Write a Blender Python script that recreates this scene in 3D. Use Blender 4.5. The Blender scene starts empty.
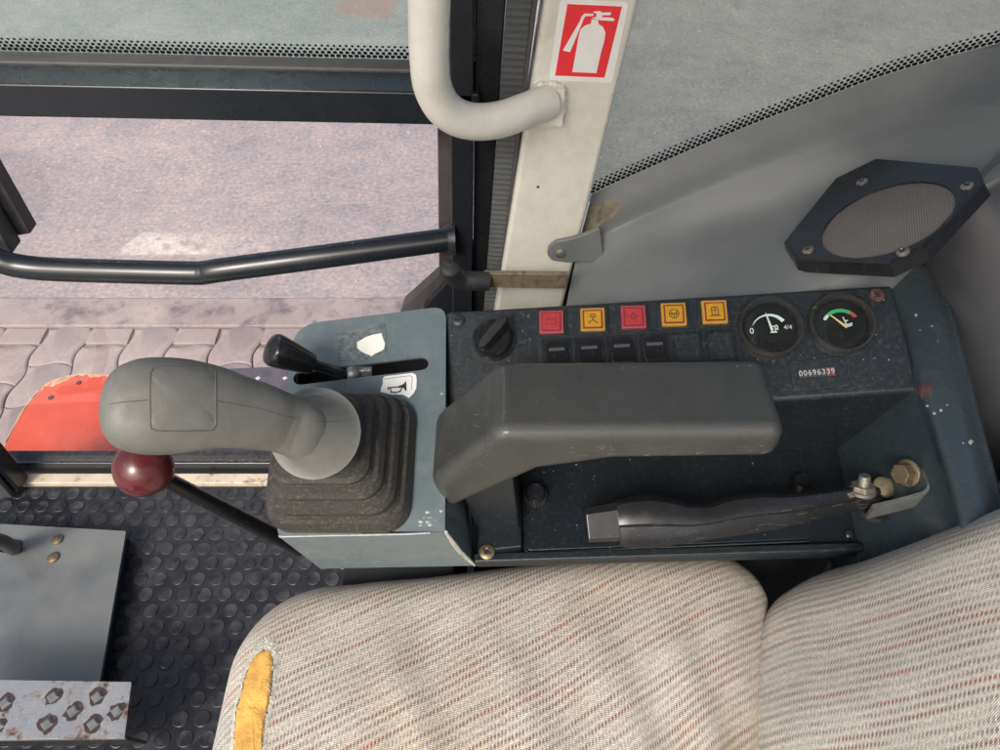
import bpy, bmesh, math, random
from mathutils import Vector, Matrix, noise
from mathutils.bvhtree import BVHTree
from mathutils.geometry import tessellate_polygon
random.seed(7)
R = math.radians
scene = bpy.context.scene
COL = scene.collection

# ------------------------------------------------------------------ camera, sky, sun, exposure
CAM_H, TH, FPX = 1.10, R(42), 750.0
cd = bpy.data.cameras.new('camera'); cam = bpy.data.objects.new('camera', cd); COL.objects.link(cam)
cam.location = (0, 0, CAM_H); cam.rotation_euler = (TH, 0, 0)
cd.sensor_width = 36; cd.lens = 27; cd.clip_start = .02; cd.clip_end = 500
scene.camera = cam
SUN_EL, SUN_AZ = R(44), R(203)            # azimuth measured from +y clockwise: veiled sun on the driver's door side
w = bpy.data.worlds.new('World'); scene.world = w; w.use_nodes = True
nt = w.node_tree; nt.nodes.clear()
sky = nt.nodes.new('ShaderNodeTexSky'); sky.sky_type = 'NISHITA'; sky.sun_disc = False
sky.sun_elevation = SUN_EL; sky.sun_rotation = SUN_AZ; sky.air_density = 1.0; sky.dust_density = 6.0; sky.ozone_density = 1.0
bg = nt.nodes.new('ShaderNodeBackground'); bg.inputs['Strength'].default_value = .13
wo = nt.nodes.new('ShaderNodeOutputWorld')
nt.links.new(sky.outputs[0], bg.inputs[0]); nt.links.new(bg.outputs[0], wo.inputs[0])
sd = bpy.data.lights.new('sun', 'SUN'); sd.energy = 1.65; sd.angle = R(18); sd.color = (1, .975, .93)
so = bpy.data.objects.new('sun', sd); COL.objects.link(so)
sdir = Vector((math.sin(SUN_AZ)*math.cos(SUN_EL), math.cos(SUN_AZ)*math.cos(SUN_EL), math.sin(SUN_EL)))
so.rotation_euler = sdir.to_track_quat('Z', 'Y').to_euler(); so.location = (0, 0, 3)
scene.view_settings.view_transform = 'Standard'; scene.view_settings.look = 'None'
scene.view_settings.exposure = 0.62; scene.view_settings.gamma = 1
scene.render.engine = 'CYCLES'
scene.render.resolution_x = 1024; scene.render.resolution_y = 768

# ------------------------------------------------------------------ measuring: where a sight line meets a real plane of the cab
O = Vector((0, 0, CAM_H)); FW = Vector((0, math.sin(TH), -math.cos(TH))); UP = Vector((0, math.cos(TH), math.sin(TH))); XX = Vector((1, 0, 0))
def ray(px, py): return FW*FPX + XX*(px-500) + UP*(375-py)
def P(px, py, x=None, y=None, z=None, pl=None):
    r = ray(px, py)
    if z is not None: t = (z-CAM_H)/r.z
    elif y is not None: t = y/r.y
    elif x is not None: t = x/r.x
    else: t = (pl[0]-O).dot(pl[1])/r.dot(pl[1])
    return O + r*t
def plane(a, n): return (Vector(a), Vector(n).normalized())

# ------------------------------------------------------------------ mesh helpers
BASE = {}                                  # world position of every object's own origin
class MB:
    def __init__(s): s.v = []; s.f = []; s.uv = None
    def add(s, vs, fs):
        n = len(s.v); s.v += [Vector(v) for v in vs]; s.f += [tuple(i+n for i in f) for f in fs]; return s
    def box(s, c, size, M=None):
        c = Vector(c); h = [k/2 for k in size]; M = M or Matrix.Identity(3)
        vs = [c + M @ Vector((sx*h[0], sy*h[1], sz*h[2])) for sx in (-1, 1) for sy in (-1, 1) for sz in (-1, 1)]
        return s.add(vs, [(0,1,3,2),(4,6,7,5),(0,4,5,1),(2,3,7,6),(0,2,6,4),(1,5,7,3)])
    def prism(s, poly, off):
        poly = [Vector(p) for p in poly]; off = Vector(off); n = len(poly)
        fs = [tuple(range(n)), tuple(range(2*n-1, n-1, -1))]
        fs += [(i, i+n, (i+1) % n + n, (i+1) % n) for i in range(n)]
        return s.add(poly + [p+off for p in poly], fs)
    def holed(s, outer, holes, off):       # plate with openings
        loops = [[Vector(p) for p in outer]] + [[Vector(p) for p in h] for h in holes]
        tri = tessellate_polygon(loops); flat = [p for l in loops for p in l]; n = len(flat); off = Vector(off)
        fs = [tuple(t) for t in tri] + [tuple(i+n for i in reversed(t)) for t in tri]
        k = 0
        for l in loops:
            m = len(l)
            for i in range(m): a, b = k+i, k+(i+1) % m; fs.append((a, a+n, b+n, b))
            k += m
        return s.add(flat + [p+off for p in flat], fs)
    def loft(s, rings, caps=True, close=False):
        n = len(rings[0]); vs = [v for r in rings for v in r]; fs = []
        m = len(rings)
        for i in range(m if close else m-1):
            for j in range(n):
                a = i*n+j; b = i*n+(j+1) % n; c = ((i+1) % m)*n+(j+1) % n; d = ((i+1) % m)*n+j
                fs.append((a, b, c, d))
        if caps and not close: fs += [tuple(range(n-1, -1, -1)), tuple(range((m-1)*n, m*n))]
        return s.add(vs, fs)
    def grid(s, rows):
        n = len(rows[0]); fs = []
        for i in range(len(rows)-1):
            for j in range(n-1): a = i*n+j; fs.append((a, a+1, a+n+1, a+n))
        return s.add([v for r in rows for v in r], fs)
    def tube(s, pts, r, n=16, flat=None):
        pts = [Vector(p) for p in pts]; m = len(pts)
        rr = r if isinstance(r, (list, tuple)) else [r]*m
        rings = []; ref = None
        for i, p in enumerate(pts):
            d = (pts[min(i+1, m-1)] - pts[max(i-1, 0)]).normalized()
            if ref is None: ref = d.orthogonal().normalized()
            ref = (ref - d*ref.dot(d)).normalized(); b = d.cross(ref)
            rings.append([p + (ref*math.cos(2*math.pi*k/n) + b*math.sin(2*math.pi*k/n))*rr[i] for k in range(n)])
        return s.loft(rings)
    def lathe(s, prof, o, ax, n=32, cap=True):
        ax = Vector(ax).normalized(); u = ax.orthogonal().normalized(); v = ax.cross(u); o = Vector(o)
        return s.loft([[o + ax*h + (u*math.cos(2*math.pi*k/n)+v*math.sin(2*math.pi*k/n))*max(r, 1e-5) for k in range(n)] for r, h in prof], caps=cap)
    def sphere(s, c, r, n=24):
        k = n//2
        return s.lathe([(r*math.sin(math.pi*i/k), -r*math.cos(math.pi*i/k)) for i in range(k+1)], c, (0, 0, 1), n)
    def mesh(s, name, base):
        me = bpy.data.meshes.new(name); me.from_pydata([v-base for v in s.v], [], s.f)
        bm = bmesh.new(); bm.from_mesh(me); bmesh.ops.recalc_face_normals(bm, faces=bm.faces); bm.to_mesh(me); bm.free()
        return me
    def build(s, name, m, parent=None, smooth=35, bevel=0, seg=2, base=None, keep=False):
        b = BASE[parent.name] if parent else Vector(base or (0, 0, 0))
        if keep: me = bpy.data.meshes.new(name); me.from_pydata([v-b for v in s.v], [], s.f)
        else: me = s.mesh(name, b)
        me.materials.append(m)
        if smooth:
            me.polygons.foreach_set('use_smooth', [True]*len(me.polygons)); me.set_sharp_from_angle(angle=R(smooth))
        if s.uv:
            ul = me.uv_layers.new(name='UVMap')
            for l in me.loops: ul.data[l.index].uv = s.uv[l.vertex_index]
        o = bpy.data.objects.new(name, me); COL.objects.link(o)
        if parent: o.parent = parent
        else: o.location = b
        BASE[o.name] = b
        if bevel:
            md = o.modifiers.new('bevel', 'BEVEL'); md.width = bevel; md.segments = seg; md.limit_method = 'ANGLE'; md.angle_limit = R(30); md.harden_normals = True
        return o
def tag(o, label=None, cat=None, group=None, kind=None):
    if label: o['label'] = label
    if cat: o['category'] = cat
    if group: o['group'] = group
    if kind: o['kind'] = kind
    return o
def thing(name, label, cat, loc, group=None):
    o = bpy.data.objects.new(name, None); COL.objects.link(o); o.location = loc; o.empty_display_size = .05
    BASE[o.name] = Vector(loc); return tag(o, label, cat, group)
def inst(src, parent, loc, rot=None, name=None):   # a piece sharing its mesh with src
    o = bpy.data.objects.new(name or src.name.split('.')[0], src.data); COL.objects.link(o)
    o.parent = parent; o.location = Vector(loc) - (BASE[parent.name] if parent else Vector())
    if rot is not None: o.rotation_euler = rot
    for md in src.modifiers:
        n = o.modifiers.new(md.name, md.type); n.width = md.width; n.segments = md.segments; n.limit_method = md.limit_method; n.angle_limit = md.angle_limit
    BASE[o.name] = Vector(loc); return o
def spline(pts, k=8):
    pts = [Vector(p) for p in pts]; out = []
    for i in range(len(pts)-1):
        p0 = pts[max(i-1, 0)]; p1 = pts[i]; p2 = pts[i+1]; p3 = pts[min(i+2, len(pts)-1)]
        for j in range(k):
            t = j/k
            out.append(.5*((2*p1) + (p2-p0)*t + (2*p0-5*p1+4*p2-p3)*t*t + (3*p1-p0-3*p2+p3)*t**3))
    out.append(pts[-1]); return out
def lerp(xs, ys, x):
    if x <= xs[0]: return ys[0]
    for i in range(len(xs)-1):
        if x <= xs[i+1]: return ys[i] + (ys[i+1]-ys[i])*(x-xs[i])/(xs[i+1]-xs[i])
    return ys[-1]
def frame(n, ref=XX):                      # right, up and outward directions of a plane
    n = Vector(n).normalized(); e1 = (ref - n*ref.dot(n)).normalized(); e2 = n.cross(e1)
    return e1, e2, n
def M3(e1, e2, n): return Matrix((e1, e2, n)).transposed()
def roundrect(c, e1, e2, w, h, r, k=5):
    out = []
    for (sx, sy, a0) in ((1, 1, 0), (-1, 1, 90), (-1, -1, 180), (1, -1, 270)):
        for i in range(k+1):
            a = R(a0 + 90*i/k); out.append(c + e1*(sx*(w/2-r) + r*math.cos(a)) + e2*(sy*(h/2-r) + r*math.sin(a)))
    return out
def roundpoly(pts, rad, k=5):              # rounds each corner of a 3D polygon
    n = len(pts); out = []
    for i in range(n):
        p = Vector(pts[i]); a = Vector(pts[i-1]); b = Vector(pts[(i+1) % n])
        r = rad[i] if isinstance(rad, (list, tuple)) else rad
        if r <= 0: out.append(p); continue
        da = (a-p); db = (b-p); r = min(r, da.length*.48, db.length*.48)
        s = p + da.normalized()*r; e = p + db.normalized()*r
        for j in range(k+1):
            t = j/k; out.append(s*(1-t)**2 + p*2*t*(1-t) + e*t*t)
    return out
def strokes(mb, o, e1, e2, n, lines, w, h=.0002):   # flat printed lines
    for ln in lines:
        for i in range(len(ln)-1):
            a = o + e1*ln[i][0] + e2*ln[i][1]; b = o + e1*ln[i+1][0] + e2*ln[i+1][1]
            d = (b-a).normalized()*w/2; s = n.cross(d)
            mb.prism([a-d+s, a-d-s, b+d-s, b+d+s], n*(h*(1+.05*(i % 7))))
def text(body, size, o, e1, e2, n, m, parent, name='lettering', h=.0002, align='CENTER'):
    cu = bpy.data.curves.new('t', 'FONT'); cu.body = body; cu.size = size; cu.align_x = align; cu.align_y = 'CENTER'; cu.extrude = h
    to = bpy.data.objects.new('t', cu); COL.objects.link(to)
    me = bpy.data.meshes.new_from_object(to.evaluated_get(bpy.context.evaluated_depsgraph_get()))
    bpy.data.objects.remove(to)
    mb = MB(); mb.add([o + e1*v.co.x + e2*v.co.y + n*(v.co.z+h) for v in me.vertices], [tuple(p.vertices) for p in me.polygons])
    return mb.build(name, m, parent, smooth=0)
def bvh(*mbs):
    v = []; f = []
    for mb in mbs:
        n = len(v); v += mb.v; f += [tuple(i+n for i in q) for q in mb.f]
    return BVHTree.FromPolygons(v, f)
def hit(tree, px, py, off=.0006):
    r = ray(px, py).normalized(); h = tree.ray_cast(O, r)
    if h[0] is None: return None
    n = h[1] if h[1].dot(r) < 0 else -h[1]
    return h[0] + n*off
def laid_patch(tree, poly, off=.0006, rings=5, c=None):   # a thin film lying on a surface, following its curve
    n = len(poly); c = c or (sum(p[0] for p in poly)/n, sum(p[1] for p in poly)/n); mb = MB(); rows = []
    for k in range(rings+1):
        t = 1-k/rings; t = max(t, .02)
        row = [hit(tree, c[0]+(p[0]-c[0])*t, c[1]+(p[1]-c[1])*t, off if k else 0) for p in poly]
        if any(q is None for q in row): continue
        rows.append(row)
    if len(rows) > 1: mb.loft(rows, caps=False); mb.f.append(tuple(range(len(mb.v)-n, len(mb.v))))
    return mb
def laid_line(tree, pts, w, off=.0004, sub=10):
    mb = MB(); sp = spline([Vector((p[0], p[1], 0)) for p in pts], sub); rows = []
    q = [hit(tree, p.x, p.y, 0) for p in sp]; q = [a for a in q if a]
    for i, a in enumerate(q):
        d = (q[min(i+1, len(q)-1)]-q[max(i-1, 0)]).normalized(); n = (O-a).normalized(); s = n.cross(d).normalized()*w/2
        rows.append([a-s+n*.00005, a+n*off, a+s+n*.00005])
    if len(rows) > 1: mb.grid(rows)
    return mb

# ------------------------------------------------------------------ materials
def mat(name, c, rough=.5, metal=0, var=.12, vs=40, c2=None, c2amt=.0, c2s=60, c2w=.08, bump=0, bs=400, spec=.5, rvar=.15, coat=0, detail=5, coord='Object'):
    m = bpy.data.materials.new(name); m.use_nodes = True; t = m.node_tree; N = t.nodes.new; L = t.links.new
    b = t.nodes['Principled BSDF']; tc = N('ShaderNodeTexCoord')
    b.inputs['Metallic'].default_value = metal; b.inputs['Specular IOR Level'].default_value = spec
    if coat: b.inputs['Coat Weight'].default_value = coat; b.inputs['Coat Roughness'].default_value = .15
    if coord == 'world': tc = N('ShaderNodeNewGeometry'); coord = 'Position'
    n1 = N('ShaderNodeTexNoise'); n1.inputs['Scale'].default_value = vs; n1.inputs['Detail'].default_value = detail; n1.inputs['Roughness'].default_value = .62
    L(tc.outputs[coord], n1.inputs['Vector'])
    mr = N('ShaderNodeMapRange'); mr.inputs[1].default_value = .28; mr.inputs[2].default_value = .72; mr.inputs[3].default_value = 1-var; mr.inputs[4].default_value = 1+var
    L(n1.outputs[0], mr.inputs[0])
    mx = N('ShaderNodeMix'); mx.data_type = 'RGBA'; mx.blend_type = 'MULTIPLY'; mx.inputs[0].default_value = 1
    mx.inputs[6].default_value = (*c, 1); cb = N('ShaderNodeCombineColor')
    for i in range(3): L(mr.outputs[0], cb.inputs[i])
    L(cb.outputs[0], mx.inputs[7]); out = mx.outputs[2]
    rb = N('ShaderNodeMapRange'); rb.inputs[3].default_value = max(0, rough-rvar); rb.inputs[4].default_value = min(1, rough+rvar)
    n3 = N('ShaderNodeTexNoise'); n3.inputs['Scale'].default_value = vs*2.3; n3.inputs['Detail'].default_value = 4; L(tc.outputs[coord], n3.inputs['Vector'])
    L(n3.outputs[0], rb.inputs[0]); rout = rb.outputs[0]
    if c2:
        n2 = N('ShaderNodeTexNoise'); n2.inputs['Scale'].default_value = c2s; n2.inputs['Detail'].default_value = 8; n2.inputs['Roughness'].default_value = .7
        L(tc.outputs[coord], n2.inputs['Vector'])
        r2 = N('ShaderNodeMapRange'); th = .75-c2amt*.5; r2.inputs[1].default_value = th-c2w; r2.inputs[2].default_value = th+c2w; r2.clamp = True
        L(n2.outputs[0], r2.inputs[0])
        m2 = N('ShaderNodeMix'); m2.data_type = 'RGBA'; L(r2.outputs[0], m2.inputs[0]); L(out, m2.inputs[6]); m2.inputs[7].default_value = (*c2, 1); out = m2.outputs[2]
        m3 = N('ShaderNodeMix'); L(r2.outputs[0], m3.inputs[0]); L(rout, m3.inputs[2]); m3.inputs[3].default_value = .85; rout = m3.outputs[0]
    L(out, b.inputs['Base Color']); L(rout, b.inputs['Roughness'])
    if bump:
        nb = N('ShaderNodeTexNoise'); nb.inputs['Scale'].default_value = bs; nb.inputs['Detail'].default_value = 3; L(tc.outputs[coord], nb.inputs['Vector'])
        bp = N('ShaderNodeBump'); bp.inputs['Strength'].default_value = bump; bp.inputs['Distance'].default_value = .001
        L(nb.outputs[0], bp.inputs['Height']); L(bp.outputs[0], b.inputs['Normal'])
    return m
def glass(name, tint, refl=.5, haze=.0):
    m = bpy.data.materials.new(name); m.use_nodes = True; t = m.node_tree; t.nodes.clear(); N = t.nodes.new; L = t.links.new
    o = N('ShaderNodeOutputMaterial'); tr = N('ShaderNodeBsdfTransparent'); tr.inputs[0].default_value = (*tint, 1)
    gl = N('ShaderNodeBsdfGlossy'); gl.inputs['Roughness'].default_value = .03; fr = N('ShaderNodeFresnel'); fr.inputs[0].default_value = 1.45
    mu = N('ShaderNodeMath'); mu.operation = 'MULTIPLY'; mu.inputs[1].default_value = refl; L(fr.outputs[0], mu.inputs[0])
    df = N('ShaderNodeBsdfDiffuse'); df.inputs[0].default_value = (.6, .62, .62, 1)
    tc = N('ShaderNodeTexCoord'); nz = N('ShaderNodeTexNoise'); nz.inputs['Scale'].default_value = 9; nz.inputs['Detail'].default_value = 6; L(tc.outputs['Object'], nz.inputs['Vector'])
    mh = N('ShaderNodeMapRange'); mh.inputs[1].default_value = .3; mh.inputs[2].default_value = .8; mh.inputs[3].default_value = haze*.4; mh.inputs[4].default_value = haze*1.6; L(nz.outputs[0], mh.inputs[0])
    a = N('ShaderNodeMixShader'); L(mh.outputs[0], a.inputs[0]); L(tr.outputs[0], a.inputs[1]); L(df.outputs[0], a.inputs[2])
    b = N('ShaderNodeMixShader'); L(mu.outputs[0], b.inputs[0]); L(a.outputs[0], b.inputs[1]); L(gl.outputs[0], b.inputs[2]); L(b.outputs[0], o.inputs[0])
    return m
def frit(name, pitch, rows):               # printed dots of a windscreen border; UV in metres, v grows away from the frame
    m = bpy.data.materials.new(name); m.use_nodes = True; t = m.node_tree; t.nodes.clear(); N = t.nodes.new; L = t.links.new
    def mth(op, a, b=None):
        n = N('ShaderNodeMath'); n.operation = op
        for i, q in enumerate((a, b)):
            if q is None: continue
            if isinstance(q, (int, float)): n.inputs[i].default_value = q
            else: L(q, n.inputs[i])
        return n.outputs[0]
    uv = N('ShaderNodeUVMap'); sx = N('ShaderNodeSeparateXYZ'); L(uv.outputs[0], sx.inputs[0])
    v = mth('DIVIDE', sx.outputs[1], pitch*.55); row = mth('FLOOR', v); fv = mth('SUBTRACT', mth('FRACT', v), .5)
    u = mth('ADD', mth('DIVIDE', sx.outputs[0], pitch), mth('MULTIPLY', mth('MODULO', row, 2), .5)); fu = mth('SUBTRACT', mth('FRACT', u), .5)
    d = mth('SQRT', mth('ADD', mth('POWER', mth('MULTIPLY', fu, 1.35), 2), mth('POWER', mth('MULTIPLY', fv, .95), 2)))
    rad = mth('SUBTRACT', .56, mth('MULTIPLY', row, .5/ (rows*2.1)))
    k = mth('LESS_THAN', d, rad)
    o = N('ShaderNodeOutputMaterial'); tr = N('ShaderNodeBsdfTransparent'); bl = N('ShaderNodeBsdfDiffuse'); bl.inputs[0].default_value = (.012, .013, .014, 1)
    mx = N('ShaderNodeMixShader'); L(k, mx.inputs[0]); L(tr.outputs[0], mx.inputs[1]); L(bl.outputs[0], mx.inputs[2]); L(mx.outputs[0], o.inputs[0])
    return m
M = {}
M['black_paint'] = mat('black_paint', (.012, .015, .019), .28, var=.15, vs=20, c2=(.07, .07, .07), c2amt=.05, c2s=160, rvar=.08)
M['roof_liner'] = mat('roof_liner', (.15, .15, .145), .8, var=.05)  # colour of the unseen roof, darkened to deepen the blacks below
M['rubber'] = mat('rubber', (.022, .023, .025), .6, var=.25, vs=60, c2=(.12, .115, .10), c2amt=.2, c2s=220, bump=.2, bs=900)
M['seal'] = mat('seal', (.075, .082, .082), .7, var=.12, vs=30, c2=(.11, .11, .10), c2amt=.2, c2s=120, bump=.2, bs=700)
M['white_paint'] = mat('white_paint', (.66, .66, .58), .40, var=.06, vs=12, c2=(.50, .475, .385), c2amt=.26, c2s=26, c2w=.2, bump=.08, bs=250, rvar=.08)
M['handle_paint'] = mat('handle_paint', (.70, .70, .63), .32, var=.05, vs=14, c2=(.54, .51, .42), c2amt=.2, c2s=30, c2w=.2, bump=.08, bs=200)
M['trim'] = mat('trim', (.135, .148, .150), .34, var=.10, vs=12, c2=(.185, .20, .20), c2amt=.36, c2s=11, c2w=.3, bump=.35, bs=1100, rvar=.08)
M['trim_shaded'] = mat('trim_shaded', (.045, .049, .056), .55, var=.15, vs=10, c2=(.065, .065, .068), c2amt=.3, c2s=22, c2w=.25, bump=.25, bs=1000)  # trim grey darkened to carry the shade on the steep rear face
M['dash'] = mat('dash', (.014, .019, .023), .33, var=.12, vs=18, c2=(.060, .066, .066), c2amt=.08, c2s=260, c2w=.2, bump=.3, bs=1400, rvar=.10)
M['tray'] = mat('tray', (.010, .014, .018), .32, var=.15, vs=14, c2=(.05, .053, .052), c2amt=.05, c2s=230, c2w=.2, bump=.2, bs=1100, rvar=.10)
M['armrest'] = mat('armrest', (.031, .034, .034), .25, var=.16, vs=14, c2=(.060, .060, .055), c2amt=.30, c2s=22, c2w=.3, bump=.5, bs=1500, rvar=.12, coat=.25)
M['armrest_side'] = mat('armrest_side', (.085, .08, .072), .5, var=.3, vs=40, c2=(.17, .155, .13), c2amt=.35, c2s=70, c2w=.2, bump=.35, bs=700)
M['blue'] = mat('blue_paint', (.112, .146, .160), .30, var=.08, vs=25, c2=(.19, .20, .19), c2amt=.10, c2s=60, c2w=.2, bump=.05, bs=300, rvar=.12)
M['blue_dark'] = mat('blue_dark', (.036, .050, .060), .26, var=.08, vs=12, c2=(.06, .07, .075), c2amt=.08, c2s=60, c2w=.2, bump=.05, bs=300, rvar=.08)
M['boot'] = mat('boot', (.030, .030, .029), .45, var=.15, vs=40, c2=(.19, .145, .08), c2amt=.18, c2s=420, c2w=.14, bump=.25, bs=900)
M['grip'] = mat('grip', (.165, .17, .162), .27, var=.10, vs=14, c2=(.10, .095, .078), c2amt=.42, c2s=17, c2w=.2, bump=.14, bs=600, rvar=.10)
M['grip_seam'] = mat('grip_seam', (.10, .098, .088), .7)
M['skirt'] = mat('skirt', (.22, .225, .215), .36, var=.10, vs=25, c2=(.14, .135, .12), c2amt=.28, c2s=30, c2w=.2, bump=.1, bs=600, rvar=.1)
M['black_plastic'] = mat('black_plastic', (.012, .013, .015), .24, var=.2, vs=50, c2=(.10, .10, .09), c2amt=.08, c2s=180, rvar=.08)
M['maroon'] = mat('maroon', (.085, .013, .016), .27, var=.2, vs=40, c2=(.13, .05, .045), c2amt=.16, c2s=120, rvar=.10, coat=.2)
M['steel'] = mat('steel', (.34, .33, .30), .42, .8, var=.25, vs=120, c2=(.16, .11, .06), c2amt=.34, c2s=200, bump=.3, bs=900)
M['brass'] = mat('brass', (.26, .215, .135), .45, .8, var=.25, vs=90, c2=(.10, .075, .05), c2amt=.38, c2s=180, bump=.2, bs=700)
M['bracket'] = mat('bracket_metal', (.30, .32, .32), .42, .8, var=.2, vs=90, c2=(.12, .09, .06), c2amt=.2, c2s=160)
M['brass_bar'] = mat('brass_bar', (.235, .205, .13), .45, .35, var=.2, vs=90, c2=(.13, .105, .07), c2amt=.35, c2s=130, bump=.2, bs=600)
M['chrome'] = mat('chrome', (.46, .46, .45), .36, .75, var=.15, vs=20, c2=(.13, .075, .06), c2amt=.34, c2s=34, c2w=.06, bump=.3, bs=300)
M['plate_grey'] = mat('plate_grey', (.15, .165, .17), .3, .3, var=.12, vs=7, c2=(.22, .22, .20), c2amt=.22, c2s=12, c2w=.3, bump=.08, bs=300)
M['mat'] = mat('rubber_mat', (.011, .012, .015), .36, var=.2, vs=14, c2=(.055, .054, .058), c2amt=.24, c2s=24, c2w=.16, bump=.2, bs=500)
M['stud'] = mat('mat_stud', (.012, .013, .016), .36, var=.25, vs=12, c2=(.075, .074, .077), c2amt=.34, c2s=30, c2w=.14, bump=.25, bs=500, coord='world')
M['red_body'] = mat('red_body', (.70, .115, .065), .32, var=.10, vs=14, c2=(.74, .34, .24), c2amt=.14, c2s=40, c2w=.06, bump=.06, bs=200)
M['rust_edge'] = mat('rust_edge', (.66, .40, .24), .8, var=.35, vs=50, c2=(.20, .09, .045), c2amt=.28, c2s=60, bump=.5, bs=300)
M['tread'] = mat('tread', (.085, .08, .11), .5, var=.2, vs=20, c2=(.16, .15, .17), c2amt=.3, c2s=30, c2w=.2)
M['cream'] = mat('cream', (.56, .49, .38), .6, var=.15, vs=30, c2=(.10, .075, .05), c2amt=.24, c2s=50, bump=.2, bs=300)
M['frame_grey'] = mat('frame_grey', (.055, .055, .056), .55, var=.15, vs=20, c2=(.10, .095, .09), c2amt=.2, c2s=70, c2w=.2, bump=.2, bs=300)
M['red_lens'] = mat('red_lens', (.36, .035, .045), .32, var=.15, vs=300)
M['red_rim'] = mat('red_rim', (.30, .045, .065), .4, var=.1)
M['amber_lens'] = mat('amber_lens', (.42, .235, .018), .32, var=.15, vs=300)
M['amber_rim'] = mat('amber_rim', (.36, .21, .03), .4, var=.12)
M['dark_red_line'] = mat('dark_red_line', (.20, .018, .012), .5)
M['ink'] = mat('ink', (.10, .03, .02), .6)
M['black_ink'] = mat('black_ink', (.02, .02, .022), .6)
M['dial'] = mat('dial', (.010, .011, .013), .4, var=.1)
M['dial_white'] = mat('dial_white', (.75, .82, .78), .5, var=.03)
M['dial_green'] = mat('dial_green', (.05, .48, .16), .5, var=.03)
M['dial_red'] = mat('dial_red', (.50, .08, .07), .5, var=.03)
M['digit_white'] = mat('digit_white', (.34, .37, .37), .5, var=.15)
M['counter_red'] = mat('counter_red', (.16, .05, .05), .5)
M['counter_grey'] = mat('counter_grey', (.045, .05, .05), .5)
M['rust_dark'] = mat('rust_dark', (.035, .022, .02), .7, var=.5, vs=200, c2=(.12, .06, .045), c2amt=.3, c2s=200, bump=.6, bs=500)
M['needle'] = mat('needle', (.75, .62, .30), .5, var=.03)
M['sticker_white'] = mat('sticker_white', (.78, .79, .76), .4, var=.04, vs=60)
M['sticker_cream'] = mat('sticker_cream', (.82, .82, .74), .6, var=.05, vs=60)
M['sticker_red'] = mat('sticker_red', (.78, .035, .045), .35, var=.03, vs=30)
M['glue'] = mat('glue', (.10, .115, .12), .8, var=.35, vs=200, c2=(.16, .19, .20), c2amt=.45, c2s=260, c2w=.05)
M['foam'] = mat('foam', (.64, .37, .085), .9, var=.16, vs=50, c2=(.34, .17, .05), c2amt=.36, c2s=42, c2w=.14, bump=.7, bs=500)
M['foam_edge'] = mat('foam_edge', (.17, .13, .08), .95, var=.4, vs=260, bump=.8, bs=900)
M['fray'] = mat('fray', (.50, .49, .43), .95, var=.5, vs=500, bump=.9, bs=1400)
M['thread'] = mat('thread', (.60, .58, .50), .9, var=.3, vs=200)
M['scuff'] = mat('scuff', (.095, .093, .085), .7, var=.3, vs=200)
M['speck'] = mat('speck', (.26, .26, .24), .9, var=.4, vs=300)
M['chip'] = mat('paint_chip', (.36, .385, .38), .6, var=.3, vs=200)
M['rust'] = mat('rust', (.10, .045, .038), .8, var=.5, vs=150, c2=(.03, .02, .02), c2amt=.45, c2s=120, bump=.5, bs=600)
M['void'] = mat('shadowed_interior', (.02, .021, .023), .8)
M['grey_sticker'] = mat('grey_ink', (.055, .06, .06), .6)
M['glass_up'] = glass('upper_glass', (.78, .87, .84), .9, .08)
M['glass_rear'] = glass('rear_glass', (.72, .765, .74), .9, .08)
M['glass_low'] = glass('lower_glass', (.99, .965, .97), .10, .01)
M['glass_gauge'] = glass('gauge_glass', (.95, .97, .97), .8, .0)
M['frit'] = frit('frit_dots', .0062, 3)

# mesh of the loudspeaker grille
def grille_mat():
    m = bpy.data.materials.new('speaker_mesh'); m.use_nodes = True; t = m.node_tree; N = t.nodes.new; L = t.links.new; b = t.nodes['Principled BSDF']
    tc = N('ShaderNodeUVMap'); sx = N('ShaderNodeSeparateXYZ'); L(tc.outputs[0], sx.inputs[0]); w_ = []
    for k in range(2):
        s = N('ShaderNodeMath'); s.operation = 'MULTIPLY'; s.inputs[1].default_value = 2*math.pi/.0019; L(sx.outputs[k], s.inputs[0])
        q = N('ShaderNodeMath'); q.operation = 'SINE'; L(s.outputs[0], q.inputs[0]); w_.append(q)
    mx = N('ShaderNodeMath'); mx.operation = 'MAXIMUM'; L(w_[0].outputs[0], mx.inputs[0]); L(w_[1].outputs[0], mx.inputs[1])
    mr = N('ShaderNodeMapRange'); mr.inputs[1].default_value = .1; mr.inputs[2].default_value = .75; L(mx.outputs[0], mr.inputs[0])
    nz = N('ShaderNodeTexNoise'); nz.inputs['Scale'].default_value = 25; nz.inputs['Detail'].default_value = 4; L(tc.outputs[0], nz.inputs['Vector'])
    c = N('ShaderNodeMix'); c.data_type = 'RGBA'; L(nz.outputs[0], c.inputs[0]); c.inputs[6].default_value = (.17, .155, .14, 1); c.inputs[7].default_value = (.31, .285, .26, 1)
    d = N('ShaderNodeMix'); d.data_type = 'RGBA'; L(mr.outputs[0], d.inputs[0]); d.inputs[6].default_value = (.09, .083, .077, 1); L(c.outputs[2], d.inputs[7])
    L(d.outputs[2], b.inputs['Base Color']); b.inputs['Roughness'].default_value = .5; b.inputs['Metallic'].default_value = .3
    bp = N('ShaderNodeBump'); bp.inputs['Strength'].default_value = .8; bp.inputs['Distance'].default_value = .0006; L(mr.outputs[0], bp.inputs['Height']); L(bp.outputs[0], b.inputs['Normal'])
    return m
M['grille'] = grille_mat()

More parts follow.
